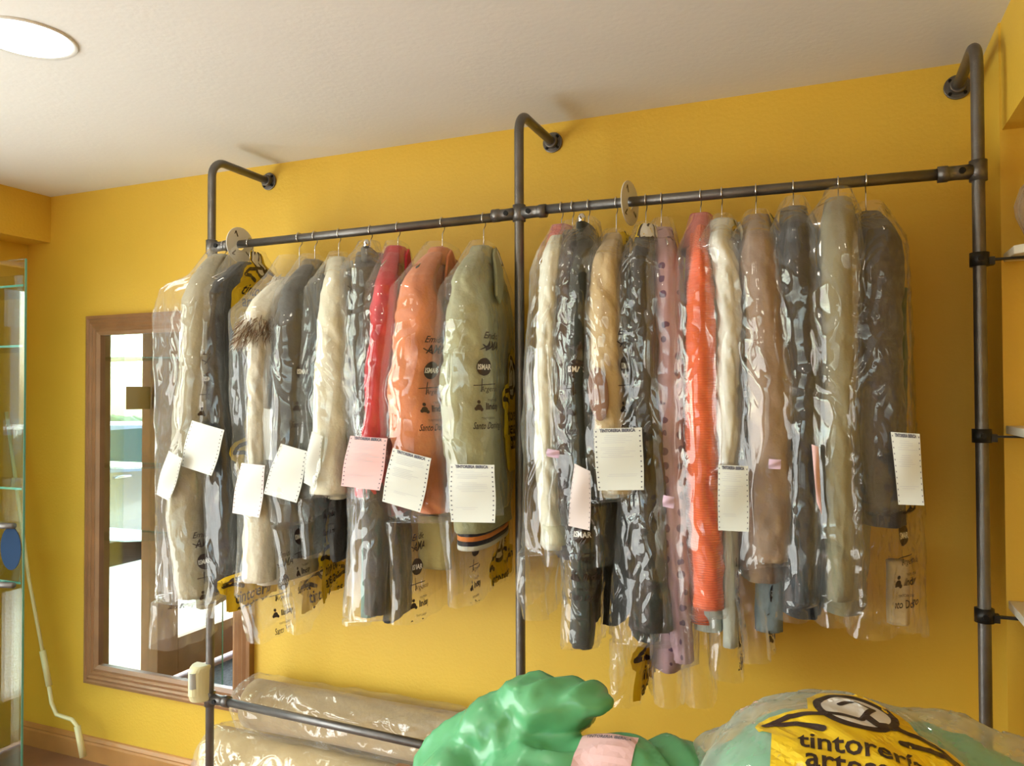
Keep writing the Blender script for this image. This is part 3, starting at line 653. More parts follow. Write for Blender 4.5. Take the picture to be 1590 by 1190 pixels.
def ticket(parent, corners, m, head=True, Y=-.585, bend=.008):
    """a continuous-form paper slip stapled to the bag: perforated edges, heading, faint lines"""
    tl, tr, br, bl = [PY(*c, Y) for c in corners]
    if isinstance(Y, float):
        pass
    nrm = (tr-tl).cross(bl-tl).normalized(); nrm = -nrm if nrm.y > 0 else nrm
    def S_(u, v, off=0):
        p = tl.lerp(tr, u).lerp(bl.lerp(br, u), v); return p+nrm*(off+bend*math.sin(u*2.6+v*2.2)*math.sin(v*3.0+.4))
    nu, nv = 9, 12; mb = MB()
    for side, off in ((0, 0), (1, -.0006)):
        mb.add([S_(i/nu, j/nv, off) for j in range(nv+1) for i in range(nu+1)], [(j*(nu+1)+i, j*(nu+1)+i+1, (j+1)*(nu+1)+i+1, (j+1)*(nu+1)+i) for j in range(nv) for i in range(nu)])
    t = mb.build('ticket', m, parent, True)
    q = MB()
    for k in range(12):
        for u in (.045, .955):
            v = .05+k*.082; q.add([S_(u+.017*math.cos(a), v+.013*math.sin(a), .0008) for a in [2*math.pi*i/8 for i in range(8)]], [tuple(range(8))])
    q.build('sprocket_holes', M['ink'], t)
    if head:
        w, h = (tr-tl).length, (bl-tl).length
        v, f = text2d('TINTORERIA IBERICA', .01, 0, .0006); xs = max(p[0] for p in v)
        q = MB(); q.add([S_(.13+p[0]/xs*.74, .06-p[1]/h*1.0, .0010) for p in v], f); q.build('printed_heading', M['ink'], t)
        q = MB(); rr = random.Random(int(tl.x*1000))
        for k in range(13):
            v0 = .11+k*.03+(.05 if k > 4 else 0)+(.25 if k > 10 else 0)
            if v0 > .95: break
            a = rr.uniform(.12, .3); b = rr.uniform(.55, .88); q.add([S_(lerp(a, b, i/8), v0+dv, .0010) for dv in (0, .006) for i in range(9)], [(i, i+1, 10+i, 9+i) for i in range(8)])
        q.build('printed_lines', M['greyink'], t)
# extras -------------------------------------------------------------
def fur_collar(T, g):
    """shaggy pale fur with brown tips over the shoulder"""
    rnd = random.Random(3); mb = MB(); tab = g['tab']; hz = g.get('z_neckv')
    H = Vector((PY(g['hook'], 340, -DP).x, -DP, 0)); z0 = PY(g['hook'], g['neck'], -DP).z
    for i in range(4200):
        u = rnd.random()**.8; a = rnd.uniform(0, 2*math.pi); z = z0-.02-.2*u; x, y, r = interp(tab, -z); c = H.lerp(Vector((x, y, 0)), min(1, .25+u*.9)); rr = .055+.02*u
        p = Vector((c.x+rr*math.cos(a)*.9, c.y+rr*math.sin(a), z+rnd.uniform(-.02, .02))); d = Vector((math.cos(a)*.6+rnd.uniform(-.5, .5), math.sin(a)*.6-.3, -.8+rnd.uniform(-.9, .7))).normalized(); s = d.cross(Vector((rnd.random(), rnd.random(), rnd.random()))).normalized()
        l = rnd.uniform(.016, .034); e = p+d*l+Vector((0, 0, -.01)); k = 1 if (u > .45 and rnd.random() < .6) else 0
        w_ = .0014; mb.add([p-s*w_, p+s*w_, p.lerp(e, .6)+s*w_*.7, e, p.lerp(e, .6)-s*w_*.7], [(0, 1, 2, 3, 4)], k)
    base = MB(); rings = []
    for i in range(12):
        u = i/11; z = z0-.01-.2*u; x, y, r = interp(tab, -z); c = H.lerp(Vector((x, y, 0)), min(1, .25+u*.9)); rings.append(cloth_ring(Vector((c.x, c.y, z)), Vector((1, 0, 0)), Vector((0, 1, 0)), .05+.018*math.sin(u*3), .055+.02*math.sin(u*3), 24, .95, 4, z, .01))
    base.loft(rings); o = base.build('fur_collar', fab((.52, .46, .36), 1.0, 120, .3), T, True)
    mb.build('fur_strands', [fab((.62, .58, .48), .1), fab((.24, .15, .09), .1)], o)
def elbow_patch(T, g):
    tab = g['tab']; cz = PY(932, 612, -.5).z; H = g['tab']; mb = MB(); rings = []
    for k, (sc, off) in enumerate(((1, .0005), (.97, .0025), (.6, .003), (.01, .003))):
        ring = []
        for j in range(28):
            a = 2*math.pi*j/28; z = cz+.068*sc*math.sin(a); x, y, r = interp(tab, -z); v = Vector((x, y+D, 0)).normalized(); s1 = Vector((v.y, -v.x, 0))
            ang = -.5+.6*sc*math.cos(a); dd = max(min(r*1.1, .06), .034)
            ring.append(Vector((x, y, z))+s1*math.sin(ang)*(r+off+.008)-v*math.cos(ang)*(dd+off+.008))
        rings.append(ring)
    mb.loft(rings, caps=False).build('elbow_patch', fab((.22, .11, .07)), T, True)
def stripe_hem(T, g):
    tab = g['tab']; cols = [(.03, .03, .05), (.62, .20, .04), (.03, .03, .05), (.55, .55, .48)]
    H = Vector((PY(g['hook'], 340, -DP).x, -DP, 0)); z0 = PY(g['hook'], g['hem'], -DP).z
    for k, c in enumerate(cols):
        rings = [cloth_ring(H+Vector((0, 0, z0+.004-.013*(k+u))), g['ld'], g['td'], .192, .054, 30, .8, 3, z0, .002) for u in (0, .5, 1)]
        MB().loft(rings).build('hem_band', fab(c, .3), T, True)
def under_red(T, g):
    # pink or red lining visible at the neck
    hx = PY(g['hook'], 340, -DP).x; z = PY(g['hook'], g['neck'], -DP).z
    rings = [cloth_ring(Vector((hx, -DP, z+.03-.1*i/6)), g['ld'], g['td'], .04+.012*i, .03+.004*i, 22, .9, 5, i, .003) for i in range(7)]
    MB().loft(rings).build('lining', fab((.55, .13, .12)), T, True)
def hang_panel(pxl, pxr, py0, py1, Y, col, name='lower_panel', dth=.02):
    def fn(T, g):
        rings = []
        for i in range(16):
            py = lerp(py0, py1, i/15); a, b = PY(pxl, py, Y), PY(pxr, py, Y); c = (a+b)/2; c.z = lerp(PY(pxl, py0, Y).z, PY(pxl, py1, Y).z, i/15); wv = (b-a).length/2
            rings.append(cloth_ring(c, Vector((1, 0, 0)), Vector((0, 1, 0)), wv, dth, 26, .8, pxl, c.z, .003, 2))
        MB().loft(rings).build(name, fab(col), T, True)
    return fn
W, PK, PP = M['paper'], M['pinkpaper'], M['paleprink']
G = [
 dict(name='coat', cat='coat', label='olive grey coat in the leftmost bag beside the left pole', hlabel='wire hanger carrying the olive grey coat by the left pole', blabel='leftmost clear bag hanging in front of the mirror',
  hook=348, neck=398, lv=[(440, 290, 335), (470, 284, 338), (560, 279, 330), (650, 270, 330), (740, 262, 330), (800, 258, 322), (925, 275, 330)], hem=925, col=(.30, .27, .18), th=.03, half=.16, bt=.05, btop=392,
  blv=[(415, 300), (450, 252), (490, 240), (600, 245), (700, 248), (820, 250), (930, 244), (1010, 236)], bfar=985, cols=[610, 890], cs=.06, colx=290, bhalf=.22,
  tickets=[([(262, 700), (284, 712), (263, 778), (242, 768)], W, False), ([(298, 653), (349, 668), (329, 739), (281, 724)], W, False, -.56)]),
 dict(name='suit_jacket', cat='jacket', label='navy and black suit behind the yellow emblem, second from left pole', hlabel='wire hanger hidden behind the white number disc', blabel='clear bag with large yellow emblem just below the number disc',
  hook=388, neck=410, lv=[(450, 322, 352), (500, 317, 350), (600, 320, 352), (690, 328, 358), (800, 335, 368), (890, 340, 372)], hem=900, col=(.025, .032, .045), th=.035, half=.17, bt=.048, Yn=-.47,
  blv=[(420, 345), (450, 318), (600, 312), (800, 322), (960, 330)], bfar=930, btop=388, embs=[(452, .07), (715, .08), (905, .02)], cols=[], bhalf=.22),
 dict(name='fur_coat', cat='coat', label='ivory coat with shaggy pale fur collar on the left rail', hlabel='wire hanger of the ivory coat with fur collar', blabel='clear bag over the ivory coat with fur collar',
  etop=(0.1, 0.33), hook=465, neck=432, lv=[(478, 380, 440), (520, 384, 430), (600, 384, 420), (720, 385, 418), (800, 380, 430), (900, 375, 430)], hem=890, col=(.58, .55, .44), th=.034, half=.17, bt=.05, btop=402,
  blv=[(450, 364), (470, 360), (600, 360), (700, 366), (800, 372), (900, 376), (1000, 398)], bfar=935, cols=[620, 930], cs=.10, colx=415, embs=[(925, .22)], extra=[fur_collar],
  tickets=[([(405, 634), (433, 637), (433, 715), (407, 714)], W, False, -.50), ([(375, 719), (412, 723), (403, 804), (360, 797)], PP, False, -.56), ([(436, 689), (478, 701), (461, 781), (409, 767)], W, False, -.56)]),
 dict(name='coat', cat='coat', label='dark grey coat with olive brown collar, fourth from left', hlabel='wire hanger of the dark grey coat with brown collar', blabel='clear bag over the dark grey coat with brown collar',
  hook=489, neck=412, lv=[(448, 436, 478), (500, 428, 484), (600, 424, 482), (690, 422, 484), (780, 428, 486)], hem=850, col=(.075, .08, .075), collar=fab((.20, .15, .07)), th=.03, half=.165, bt=.045,
  blv=[(440, 436), (500, 424), (600, 417), (700, 416), (850, 438), (985, 462)], bfar=900, cols=[600, 860], cs=.05, colx=470, embs=[(880, .21)]),
 dict(name='jacket', cat='jacket', label='ivory linen jacket on a black plastic hanger', hlabel='black plastic hanger of the ivory linen jacket', blabel='clear bag over the ivory linen jacket, knotted at its bottom',
  hook=526, neck=408, hanger='plastic', lv=[(430, 505, 540), (470, 497, 545), (500, 492, 548), (600, 487, 548), (700, 485, 546), (765, 482, 545)], hem=765, col=(.60, .58, .45), th=.032, half=.165, bt=.045, collar=True,
  blv=[(425, 500), (450, 486), (600, 476), (700, 474), (800, 478), (868, 484)], bfar=850, cols=[500, 770], cs=.06, colx=520, skirt=(860, (.07, .07, .07)),
  tickets=[([(484, 670), (502, 678), (488, 758), (471, 750)], W, False, -.57)]),
 dict(name='trousers', cat='trousers', type='legs', label='dark grey trousers clipped to a chrome bar left of the red jacket', hlabel='chrome clip hanger of the dark grey trousers', blabel='clear bag over the grey clipped trousers left of the red jacket',
  hook=575, neck=392, hanger='clip', lv=[(410, 545, 590), (500, 547, 585), (600, 546, 580), (700, 552, 592), (800, 562, 608), (950, 566, 600)], hem=940, col=(.10, .105, .10), bt=.042, half=.15,
  blv=[(400, 540), (500, 540), (640, 545), (700, 556), (800, 552), (975, 548)], bfar=940, cols=[], bhalf=.2, extra=[hang_panel(566, 584, 770, 955, -.44, (.10, .22, .18), 'teal_panel', .03)]),
 dict(name='jacket', cat='jacket', label='bright red jacket in the middle of the left rail', hlabel='wire hanger of the bright red jacket', blabel='clear bag over the bright red jacket',
  hook=618, neck=392, lv=[(438, 582, 616), (500, 573, 618), (600, 562, 606), (700, 555, 604), (770, 553, 604)], hem=790, col=(.52, .02, .035), th=.032, half=.165, bt=.045, collar=True,
  blv=[(430, 580), (460, 568), (600, 556), (700, 550), (850, 556), (965, 552)], bfar=940, cols=[610, 860], cs=.06, colx=590,
  tickets=[([(544, 677), (602, 681), (590, 762), (529, 755)], PK)], skirt=(950, (.05, .055, .05))),
 dict(name='jacket', cat='jacket', label='orange jacket with wide collar on the left rail', hlabel='black plastic hanger of the orange jacket', blabel='clear bag over the orange jacket',
  hook=687, neck=394, hanger='plastic', lv=[(438, 622, 676), (500, 613, 690), (560, 610, 686), (605, 602, 682), (650, 606, 690), (740, 606, 696), (795, 650, 698)], hem=770, col=(.62, .21, .09), th=.036, half=.17, bt=.052, collar=True,
  blv=[(430, 622), (450, 612), (520, 603), (600, 596), (700, 600), (850, 612), (975, 618)], bfar=925, cols=[600, 910], cs=.07, colx=655,
  tickets=[([(610, 696), (670, 712), (653, 796), (593, 779)], W)], extra=[hang_panel(650, 700, 800, 880, -.42, (.25, .2, .07), 'lining_hem', .02)]),
 dict(name='jacket', cat='jacket', label='sage green jacket, last on the left rail by the middle pole', hlabel='wire hanger of the sage green jacket', blabel='clear bag over the sage green jacket beside the middle pole',
  etop=(0.16, 0.3), hook=751, neck=392, lv=[(432, 702, 745), (500, 692, 760), (600, 684, 764), (700, 690, 766), (790, 700, 772)], hem=812, col=(.33, .34, .20), th=.045, half=.18, bt=.06, collar=True,
  blv=[(425, 705), (450, 692), (600, 678), (700, 686), (850, 698), (945, 702)], bfar=915, cols=[595, 880], cs=.075, colx=740, embs=[(640, .24), (900, .24)], extra=[stripe_hem],
  tickets=[([(699, 721), (768, 722), (769, 812), (700, 811)], W)]),
 dict(name='sweater', cat='sweater', label='white sweater with pink lining, first on the right rail', hlabel='wire hanger of the white sweater', blabel='clear bag over the white sweater beside the middle pole',
  hook=872, neck=368, lv=[(385, 848, 872), (420, 840, 868), (500, 834, 864), (600, 830, 863), (700, 831, 864), (800, 838, 872), (835, 845, 880)], hem=835, col=(.70, .71, .60), th=.034, half=.175, bt=.045, cuff=(.05, fab((.62, .64, .5))), extra=[under_red],
  blv=[(380, 852), (420, 836), (600, 826), (800, 822), (900, 818), (950, 828), (965, 850)], bfar=900, cols=[], tickets=[([(850, 697), (869, 700), (867, 712), (849, 709)], M['lilac'], False)]),
 dict(name='jacket', cat='jacket', label='dark plum jacket behind the white sweater', hlabel='wire hanger of the dark plum jacket', blabel='clear bag over the dark plum jacket behind the white sweater',
  hook=889, neck=362, lv=[(400, 866, 888), (500, 862, 892), (600, 864, 894), (700, 862, 894), (815, 866, 892)], hem=850, col=(.075, .045, .065), th=.028, half=.16, bt=.04, Yn=-.47,
  blv=[(390, 868), (500, 860), (800, 860), (880, 866)], bfar=860),
 dict(name='trousers', cat='trousers', type='legs', label='long black green trousers clipped by the waist on the right rail', hlabel='chrome clip hanger of the long black green trousers', blabel='clear bag over the black green trousers, hanging open below',
  hook=914, neck=356, hanger='clip', lv=[(380, 886, 916), (450, 886, 914), (600, 880, 912), (700, 884, 920), (850, 888, 926), (1000, 886, 924)], hem=965, col=(.05, .06, .05), bt=.042, half=.15, crisp=1, fab=dict(bump=.2),
  blv=[(370, 886), (400, 882), (500, 870), (600, 864), (700, 872), (850, 880), (1010, 892)], bfar=985, cols=[600, 850], cs=-.02, colx=880, bhalf=.2, tickets=[([(892, 720), (917, 732), (916, 824), (882, 817)], PP, False, -.565)]),
 dict(name='cardigan', cat='cardigan', label='beige cardigan with brown oval elbow patch', hlabel='wire hanger of the beige cardigan', blabel='clear bag over the beige cardigan with elbow patch',
  etop=(0.06, 0.2), hook=957, neck=374, lv=[(398, 922, 960), (450, 915, 964), (500, 913, 966), (600, 915, 968), (700, 928, 972), (765, 932, 984)], hem=760, col=(.52, .40, .22), th=.04, half=.175, bt=.052, collar=True, extra=[elbow_patch],
  blv=[(390, 922), (410, 912), (500, 907), (640, 912), (760, 920), (880, 935)], bfar=850, cols=[595], cs=.05, colx=965, skirt=(950, (.05, .045, .03)),
  tickets=[([(922, 666), (997, 664), (1000, 761), (928, 762)], W)]),
 dict(name='long_coat', cat='coat', label='long black coat in badly crinkled film right of the beige cardigan', hlabel='wire hanger of the long black coat on the right rail', blabel='badly crinkled long bag over the black coat',
  etop=(-0.12, 0.3), hook=1003, neck=364, lv=[(390, 982, 1012), (450, 980, 1014), (600, 984, 1022), (700, 990, 1030), (800, 986, 1036), (975, 984, 1046)], hem=965, col=(.035, .032, .03), th=.032, half=.165, bt=.045, crisp=1,
  blv=[(385, 984), (450, 974), (600, 976), (800, 978), (960, 968), (1100, 966)], bfar=1040, embs=[(1010, .02)], tickets=[([(1030, 769), (1047, 772), (1046, 790), (1029, 787)], M['lilac'], False)]),
 dict(name='dress', cat='dress', label='long dusty pink dress with dark spots', hlabel='wire hanger of the spotted dusty pink dress', blabel='clear bag over the spotted dusty pink dress',
  hook=1027, neck=358, lv=[(400, 1018, 1050), (450, 1020, 1054), (600, 1020, 1060), (800, 1030, 1066), (1025, 1044, 1076)], hem=1010, mat=dotted(), th=.032, half=.16, bt=.042, Yn=-.47,
  blv=[(390, 1016), (500, 1010), (700, 1018), (900, 1030), (1100, 1040)], bfar=1060),
 dict(name='knitted_dress', cat='dress', label='bright orange red knitted dress on the right rail', hlabel='wire hanger of the orange red knitted dress', blabel='clear bag over the orange red knitted dress',
  hook=1088, neck=352, lv=[(392, 1073, 1100), (450, 1068, 1110), (600, 1065, 1113), (700, 1067, 1116), (800, 1070, 1122), (943, 1076, 1124)], hem=940, mat=knit((.80, .13, .04)), th=.034, half=.165, bt=.045, extra=[under_red, hang_panel(1080, 1122, 940, 975, -.45, (.45, .5, .46), 'hem_lining', .03)],
  blv=[(380, 1068), (450, 1062), (600, 1060), (800, 1064), (1000, 1075), (1100, 1086)], bfar=1050),
 dict(name='shirt', cat='shirt', label='crisp white shirt on the right rail', hlabel='wire hanger of the crisp white shirt', blabel='clear bag over the crisp white shirt',
  etop=(0.04, 0.28), hook=1121, neck=352, lv=[(375, 1102, 1130), (410, 1110, 1146), (500, 1114, 1150), (600, 1112, 1148), (690, 1116, 1146), (720, 1118, 1140)], hem=700, col=(.72, .74, .68), th=.034, half=.165, bt=.045, collar=True, amp=.006,
  blv=[(370, 1100), (450, 1106), (700, 1112), (900, 1120), (1060, 1130)], bfar=1020, cols=[640, 960], cs=.04, colx=1150, extra=[hang_panel(1123, 1146, 700, 1000, -.45, (.6, .64, .56), 'shirt_tail', .035)],
  tickets=[([(1115, 722), (1162, 724), (1163, 826), (1115, 824)], W, True, -.575)]),
 dict(name='coat', cat='coat', label='mauve brown coat in a glossy bag on the right rail', hlabel='wire hanger of the mauve brown coat', blabel='glossy clear bag over the mauve brown coat',
  etop=(0.1, 0.22), hook=1174, neck=346, lv=[(368, 1154, 1200), (420, 1153, 1210), (500, 1158, 1220), (600, 1162, 1228), (700, 1166, 1230), (780, 1172, 1230), (870, 1172, 1222)], hem=880, col=(.27, .185, .13), th=.04, half=.175, bt=.055, collar=True,
  blv=[(360, 1152), (400, 1147), (500, 1152), (600, 1156), (700, 1160), (900, 1165), (1030, 1180)], bfar=990, cols=[650, 960], cs=.09, colx=1215, extra=[hang_panel(1172, 1216, 875, 975, -.42, (.2, .25, .27), 'blue_grey_lining', .035)],
  tickets=[([(1194, 713), (1213, 714), (1212, 729), (1193, 728)], M['lilac'], False)]),
 dict(name='coat', cat='coat', label='narrow dark navy coat on the right rail', hlabel='wire hanger of the narrow navy coat', blabel='clear bag over the narrow navy coat',
  hook=1232, neck=326, lv=[(350, 1222, 1256), (400, 1217, 1266), (500, 1224, 1274), (600, 1230, 1276), (700, 1234, 1272), (935, 1238, 1266)], hem=930, col=(.03, .035, .045), th=.036, half=.17, bt=.046,
  blv=[(340, 1218), (400, 1212), (500, 1216), (700, 1226), (970, 1236)], bfar=950, cols=[570], cs=.1, colx=1262, tickets=[([(1260, 690), (1271, 694), (1276, 800), (1268, 780)], M['pinkpaper'], False, -.55)]),
 dict(name='coat', cat='coat', label='long khaki grey coat near the right end of the rail', hlabel='wire hanger of the long khaki grey coat', blabel='wide clear bag over the long khaki grey coat',
  hook=1302, neck=312, lv=[(335, 1275, 1325), (400, 1272, 1332), (500, 1276, 1330), (600, 1280, 1328), (700, 1284, 1326), (850, 1284, 1326), (930, 1284, 1322)], hem=925, col=(.23, .21, .13), th=.038, half=.175, bt=.052,
  blv=[(325, 1272), (400, 1265), (600, 1268), (800, 1276), (975, 1290)], bfar=960),
 dict(name='suit_jacket', cat='jacket', label='charcoal suit jacket in shiny film, last on the right rail', hlabel='wire hanger of the charcoal suit jacket, last on the rail', blabel='shiny bag over the charcoal suit jacket, last on the rail',
  hook=1345, neck=334, lv=[(365, 1345, 1395), (400, 1336, 1402), (500, 1336, 1402), (600, 1336, 1402), (700, 1338, 1400), (798, 1344, 1392)], hem=800, col=(.07, .065, .065), th=.042, half=.18, bt=.058, crisp=1, Yn=-.46,
  blv=[(350, 1340), (400, 1328), (600, 1330), (800, 1345), (990, 1350)], bfar=1000, cols=[870], cs=.10, colx=1420, ext=[(380, 1403), (700, 1424), (1005, 1448)], extra=[hang_panel(1388, 1408, 450, 690, -.33, (.01, .07, .04), 'green_garment_edge', .035), hang_panel(1376, 1412, 870, 965, -.35, (.5, .38, .2), 'beige_bundle', .03)],
  tickets=[([(1383, 671), (1428, 674), (1435, 785), (1395, 784)], W, True, -.53)]),
]
for g in G: garment(g)
# number discs round the rail
for px, py, x, tx in ((373, 383, None, 'first'), (978, 317, None, 'second')):
    c = PY(px, py, -DP); X = c.x; z = railz(X)-.0035; R = .062
    t = thing('rail_divider', 'round white %s number disc on the rail' % ('left' if px < 500 else 'right'), 'size disc', (X, -DP, z), 'white number discs on the rail')
    n = 40; mb = MB(); tl_ = .12 if px < 500 else .25
    def pt(r, j, dx): a = 2*math.pi*j/n; return Vector((X+dx+tl_*r*math.cos(a)*.6, -DP+r*math.cos(a), z-.0+r*math.sin(a)))
    rr = [(.0175, -.0012), (R, -.0012), (R, .0012), (.0175, .0012), (.0175, -.0012)]
    mb.loft([[pt(r, j, dx) for j in range(n)] for r, dx in rr], caps=False); mb.build('disc', M['bagwhite'], t, False)
    q = MB()
    for a in (2.0, 3.9, 5.6):
        for s in (-1, 1):
            p0 = Vector((0, math.cos(a)*.03, math.sin(a)*.03)); p1 = Vector((0, math.cos(a)*.052, math.sin(a)*.052)); nn = Vector((0, -math.sin(a), math.cos(a)))*.0025; b = Vector((X+s*.002, -DP, z))
            for A_, B_ in ((p0, p1), (p1, p1+Vector((0, -math.sin(a)-math.cos(a), math.cos(a)-math.sin(a)))*.009)):
                q.add([b+v+Vector((tl_*v.y*.6, 0, 0)) for v in (A_-nn, A_+nn, B_+nn, B_-nn)], [(0, 1, 2, 3)])
    q.build('number_one', M['black'], t)
# ------------------------------------------------------------------ rolled rugs in plastic
def rug_roll(label, xa, xb, y, zc, r, mm, f=1):
    t = thing('rolled_rug', label, 'rolled rug', (xa, y, zc-r), 'rolled rugs behind the lower rail'); mb = MB()
    rings = []; n = 40
    for i in range(31):
        x = lerp(xa, xb, i/30); rings.append([Vector((x, y+f*(r+.004*nz(x*4, j*.4, 0))*math.cos(2*math.pi*j/n), zc+(r+.004*nz(x*4, j*.4, 3))*math.sin(2*math.pi*j/n))) for j in range(n)])
    mb.loft(rings); mb.build('rug', mm, t, True)
    sp = MB(); pts = [Vector((xa-.002, y+f*(.02+(r-.03)*k/60)*math.cos(k*.42), zc+(.02+(r-.03)*k/60)*math.sin(k*.42))) for k in range(61)]; sp.tube(pts, .004, 6); sp.build('spiral_edge', fab((.3, .22, .12)), t, True)
    rings = []; n = 64
    for i in range(61):
        u = i/60; x = lerp(xa-.07, xb+.03, u); tp = min(1, .35+u*12)**.6
        ring = []
        for j in range(n):
            a = 2*math.pi*j/n; d = .014+.016*(noise.ridged_multi_fractal(Vector((x*5, math.cos(a)*1.5, math.sin(a)*1.5+xa)), 1, 2, 4, 1, 2)-1)*.6+.012*nz(x*9, a*0+math.cos(a)*3, math.sin(a)*3); R = (r+max(.004, d+.004))*tp
            ring.append(Vector((x, min(-.004, y+(f*r+R-r*tp)*math.cos(a) if tp >= 1 else y+f*R*math.cos(a)), max(.004, zc+R*math.sin(a)))))
        rings.append(ring)
    MB().loft(rings).build('plastic_wrap', M['wrap'], t, True)
rug_roll('front rolled rug in crinkled clear plastic behind the lower rail', -2.13, -.95, -.142, .168, .16, M['kraft'], .72)
rug_roll('rear rolled rug in clear plastic, resting on the front roll by the wall', -1.98, -.9, -.12, .432, .085, fab((.44, .33, .17)))
# ------------------------------------------------------------------ counter with bagged laundry
ct = thing('counter', 'wooden counter under the green and clear bags', 'counter', (.05, -1.35, 0))
box('counter_top', (-.85, -1.75, .76), (.95, -.98, .79), M['wood'], ct, bevel=.003); box('front_panel', (-.82, -1.02, .0), (.92, -.99, .76), M['shelf'], ct); box('side_panel', (-.82, -1.72, 0), (-.79, -1.02, .76), M['shelf'], ct); box('side_panel', (.89, -1.72, 0), (.92, -1.02, .76), M['shelf'], ct)
def blob(name, els, m, parent, vox=.0075, dsp=.02, seed=0, fine=.006):
    bm = bmesh.new()
    for (c, r, rot) in els:
        q = bmesh.ops.create_icosphere(bm, subdivisions=4, radius=1); mt = Matrix.Translation(c) @ Matrix.Rotation(rot, 4, 'Z') @ Matrix.Diagonal((*r, 1))
        bmesh.ops.transform(bm, matrix=mt, verts=q['verts'])
    me = bpy.data.meshes.new('tmp'); bm.to_mesh(me); bm.free(); o = bpy.data.objects.new('tmp', me); C.objects.link(o)
    rm = o.modifiers.new('r', 'REMESH'); rm.mode = 'VOXEL'; rm.voxel_size = vox; sm = o.modifiers.new('s', 'SMOOTH'); sm.iterations = 8
    bpy.context.view_layer.update(); me2 = bpy.data.meshes.new_from_object(o.evaluated_get(bpy.context.evaluated_depsgraph_get())); bpy.data.objects.remove(o)
    me2.name = name; nrm = [v.normal.copy() for v in me2.vertices]
    for v, nn in zip(me2.vertices, nrm):
        p = v.co*1.0; q = Vector((p.x*5+seed, p.y*5, p.z*7)); q += Vector((nz(p.x*4, p.y*4, seed), nz(p.y*4, seed, p.x*4), 0))*1.2
        r = noise.ridged_multi_fractal(q, 1, 2.0, 4, 1, 2)-1.1
        c2 = abs(nz(q.x*1.6, q.y*1.6+seed, q.z*1.6)); c3 = abs(nz(q.x*4+seed, q.y*4, q.z*4))
        v.co += nn*(dsp*(r*.35+(.25-c2)*1.5)+fine*(.3-c3)*1.6)
        if v.co.z < .792: v.co.z = .792
    me2.materials.clear(); me2.materials.append(m)
    for p in me2.polygons: p.use_smooth = True
    ob = bpy.data.objects.new(name, me2); C.objects.link(ob)
    if parent: ob.parent = parent; ob.matrix_parent_inverse = Matrix.Translation(parent.location).inverted()
    return ob
gb = thing('green_plastic_bag', 'stuffed opaque green plastic bag on the counter, lower centre', 'plastic bag', (-.4, -1.2, .79))
yb = -1.18
def cp(px, py, Y, dz=0): p = PY(px, py, Y); return Vector((p.x, p.y, p.z+dz))
body = blob('bag_body', [
   (cp(760, 1150, yb, -.09), (.14, .11, .13), .3), (cp(800, 1100, yb, -.03), (.10, .07, .06), .5), (cp(850, 1075, yb-.0, -.02), (.085, .06, .042), .1), (cp(905, 1075, yb, -.012), (.055, .045, .028), -.25), (cp(935, 1082, yb, -.005), (.022, .02, .015), 0),
   (cp(720, 1190, yb-.05, -.08), (.10, .12, .12), .2), (cp(965, 1172, yb-.05, -.12), (.15, .12, .14), 0), (cp(1040, 1170, yb, -.115), (.10, .1, .13), 0), (cp(860, 1190, yb-.08, -.1), (.16, .12, .13), 0)], M['green'], gb, seed=3, dsp=.017, fine=.0035)
def bvh_of(o):
    me = o.data; return BVHTree.FromPolygons([v.co.copy() for v in me.vertices], [tuple(p.vertices) for p in me.polygons])
bt_ = bvh_of(body)
def drape(bv, o0, ux, uy, art, name, mats, parent, nd, up=.25, base=.0015):
    v, l, f, mi = art; vv = []
    for (x, y), ly in zip(v, l):
        p = o0+ux*x+uy*y+nd*up; h = bv.ray_cast(p, -nd, 1.0)
        q = h[0] if h[0] else bv.find_nearest(o0+ux*x+uy*y)[0]; vv.append(q+nd*(base+.0008*ly))
    return link(name, vv, f, mats, parent, False, mi)
ta = Art(); ta.poly([(0, 0), (.09, 0), (.09, .07), (0, .07)], 0, 0); ta.text('TINTORERIA IBERICA', .008, .058, .008, 1, 1, 0, .0002, width=.074)
vw = (CAM-cp(950, 1180, yb)).normalized()
drape(bt_, cp(905, 1172, yb)+Vector((0, 0, -.068)), Vector((.98, .1, -.06)), Vector((.05, .5, .86)).normalized(), ta.fine(.012), 'ticket', [M['pinkpaper'], M['ink']], gb, (Vector((.1, -.75, .65))).normalized(), base=.003)
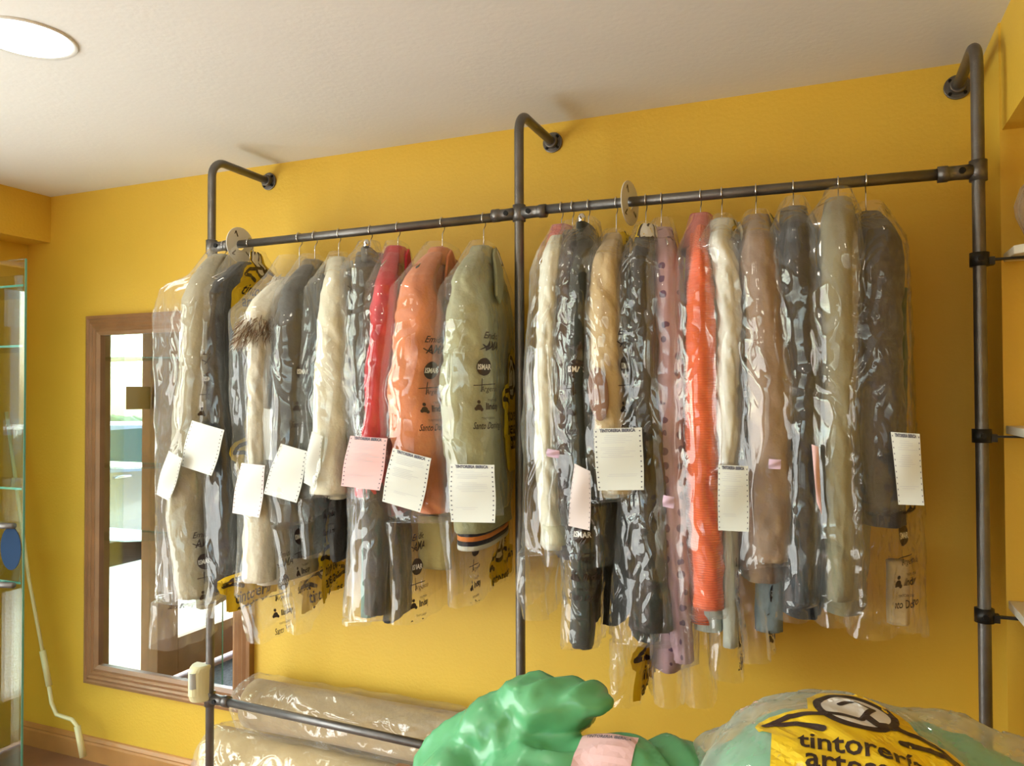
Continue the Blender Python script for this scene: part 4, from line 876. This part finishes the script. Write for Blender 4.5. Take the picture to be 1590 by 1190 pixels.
cb = thing('clear_laundry_bag', 'large clear bag with green contents and yellow emblem, lower right', 'plastic bag', (.05, -1.2, .79))
els = [(cp(1300, 1088, -1.22, -.14), (.185, .22, .12), 0), (cp(1150, 1140, -1.15, -.13), (.10, .11, .13), 0), (cp(1440, 1120, -1.12, -.12), (.16, .13, .12), 0), (cp(1560, 1160, -1.12, -.12), (.10, .12, .12), 0)]
gg = tag(blob('folded_green_cloth', [(c-Vector((0, 0, .004)), tuple(q*.9 for q in r), a) for c, r, a in els], M['greengar'], None, vox=.014, dsp=.01, seed=9), 'green folded cloth inside the large clear bag on the counter', 'cloth')
M['bagfilm'] = film('laundry_bag_film', haze=.2, spec=1.0, bump=.6, bscale=12, zs=1, hazecol=(.75, .76, .68))
cbody = blob('film', els, M['bagfilm'], cb, seed=14, dsp=.009, fine=.003)
# keep the film clear of the cloth: push it outward
for v in cbody.data.vertices: v.co += v.normal*.010; v.co.z = max(v.co.z, .791)
bv = bvh_of(cbody); c0 = cp(1335, 1150, -1.2)
emb2 = emblem_art(.272).fine(.009)
ux = Vector((.985, .06, -.09)).normalized(); uy = Vector((-.03, .93, .36)); uy = (uy-ux*uy.dot(ux)).normalized(); nd = ux.cross(uy).normalized()
hit = bv.ray_cast(CAM, ray(1328, 1106).normalized(), 5)[0] or c0
drape(bv, hit-ux*(.48*.272)-uy*(.86*.272), ux, uy, emb2, 'printed_emblem', PM, cb, nd)

# frosted round vase on the top shelf, at the frame edge
vx, vy, vz = XR+.085, -.29, CZ+.343
prof = [(.0, 0), (.035, 0), (.055, .03), (.075, .075), (.078, .10), (.065, .14), (.04, .165), (.036, .166), (.06, .138), (.073, .10), (.07, .075), (.05, .032), (.0, .006)]
vm = film('frosted_plastic', haze=.22, spec=.3, bump=0, hazecol=(.62, .55, .45))
tag(MB().loft([[Vector((vx+r*.9*math.cos(2*math.pi*j/36), vy+r*.62*math.sin(2*math.pi*j/36), vz+z)) for j in range(36)] for r, z in prof], caps=False).build('frosted_vase', vm, smooth=True), 'greyish translucent round vase on the top wall shelf at right edge', 'vase')
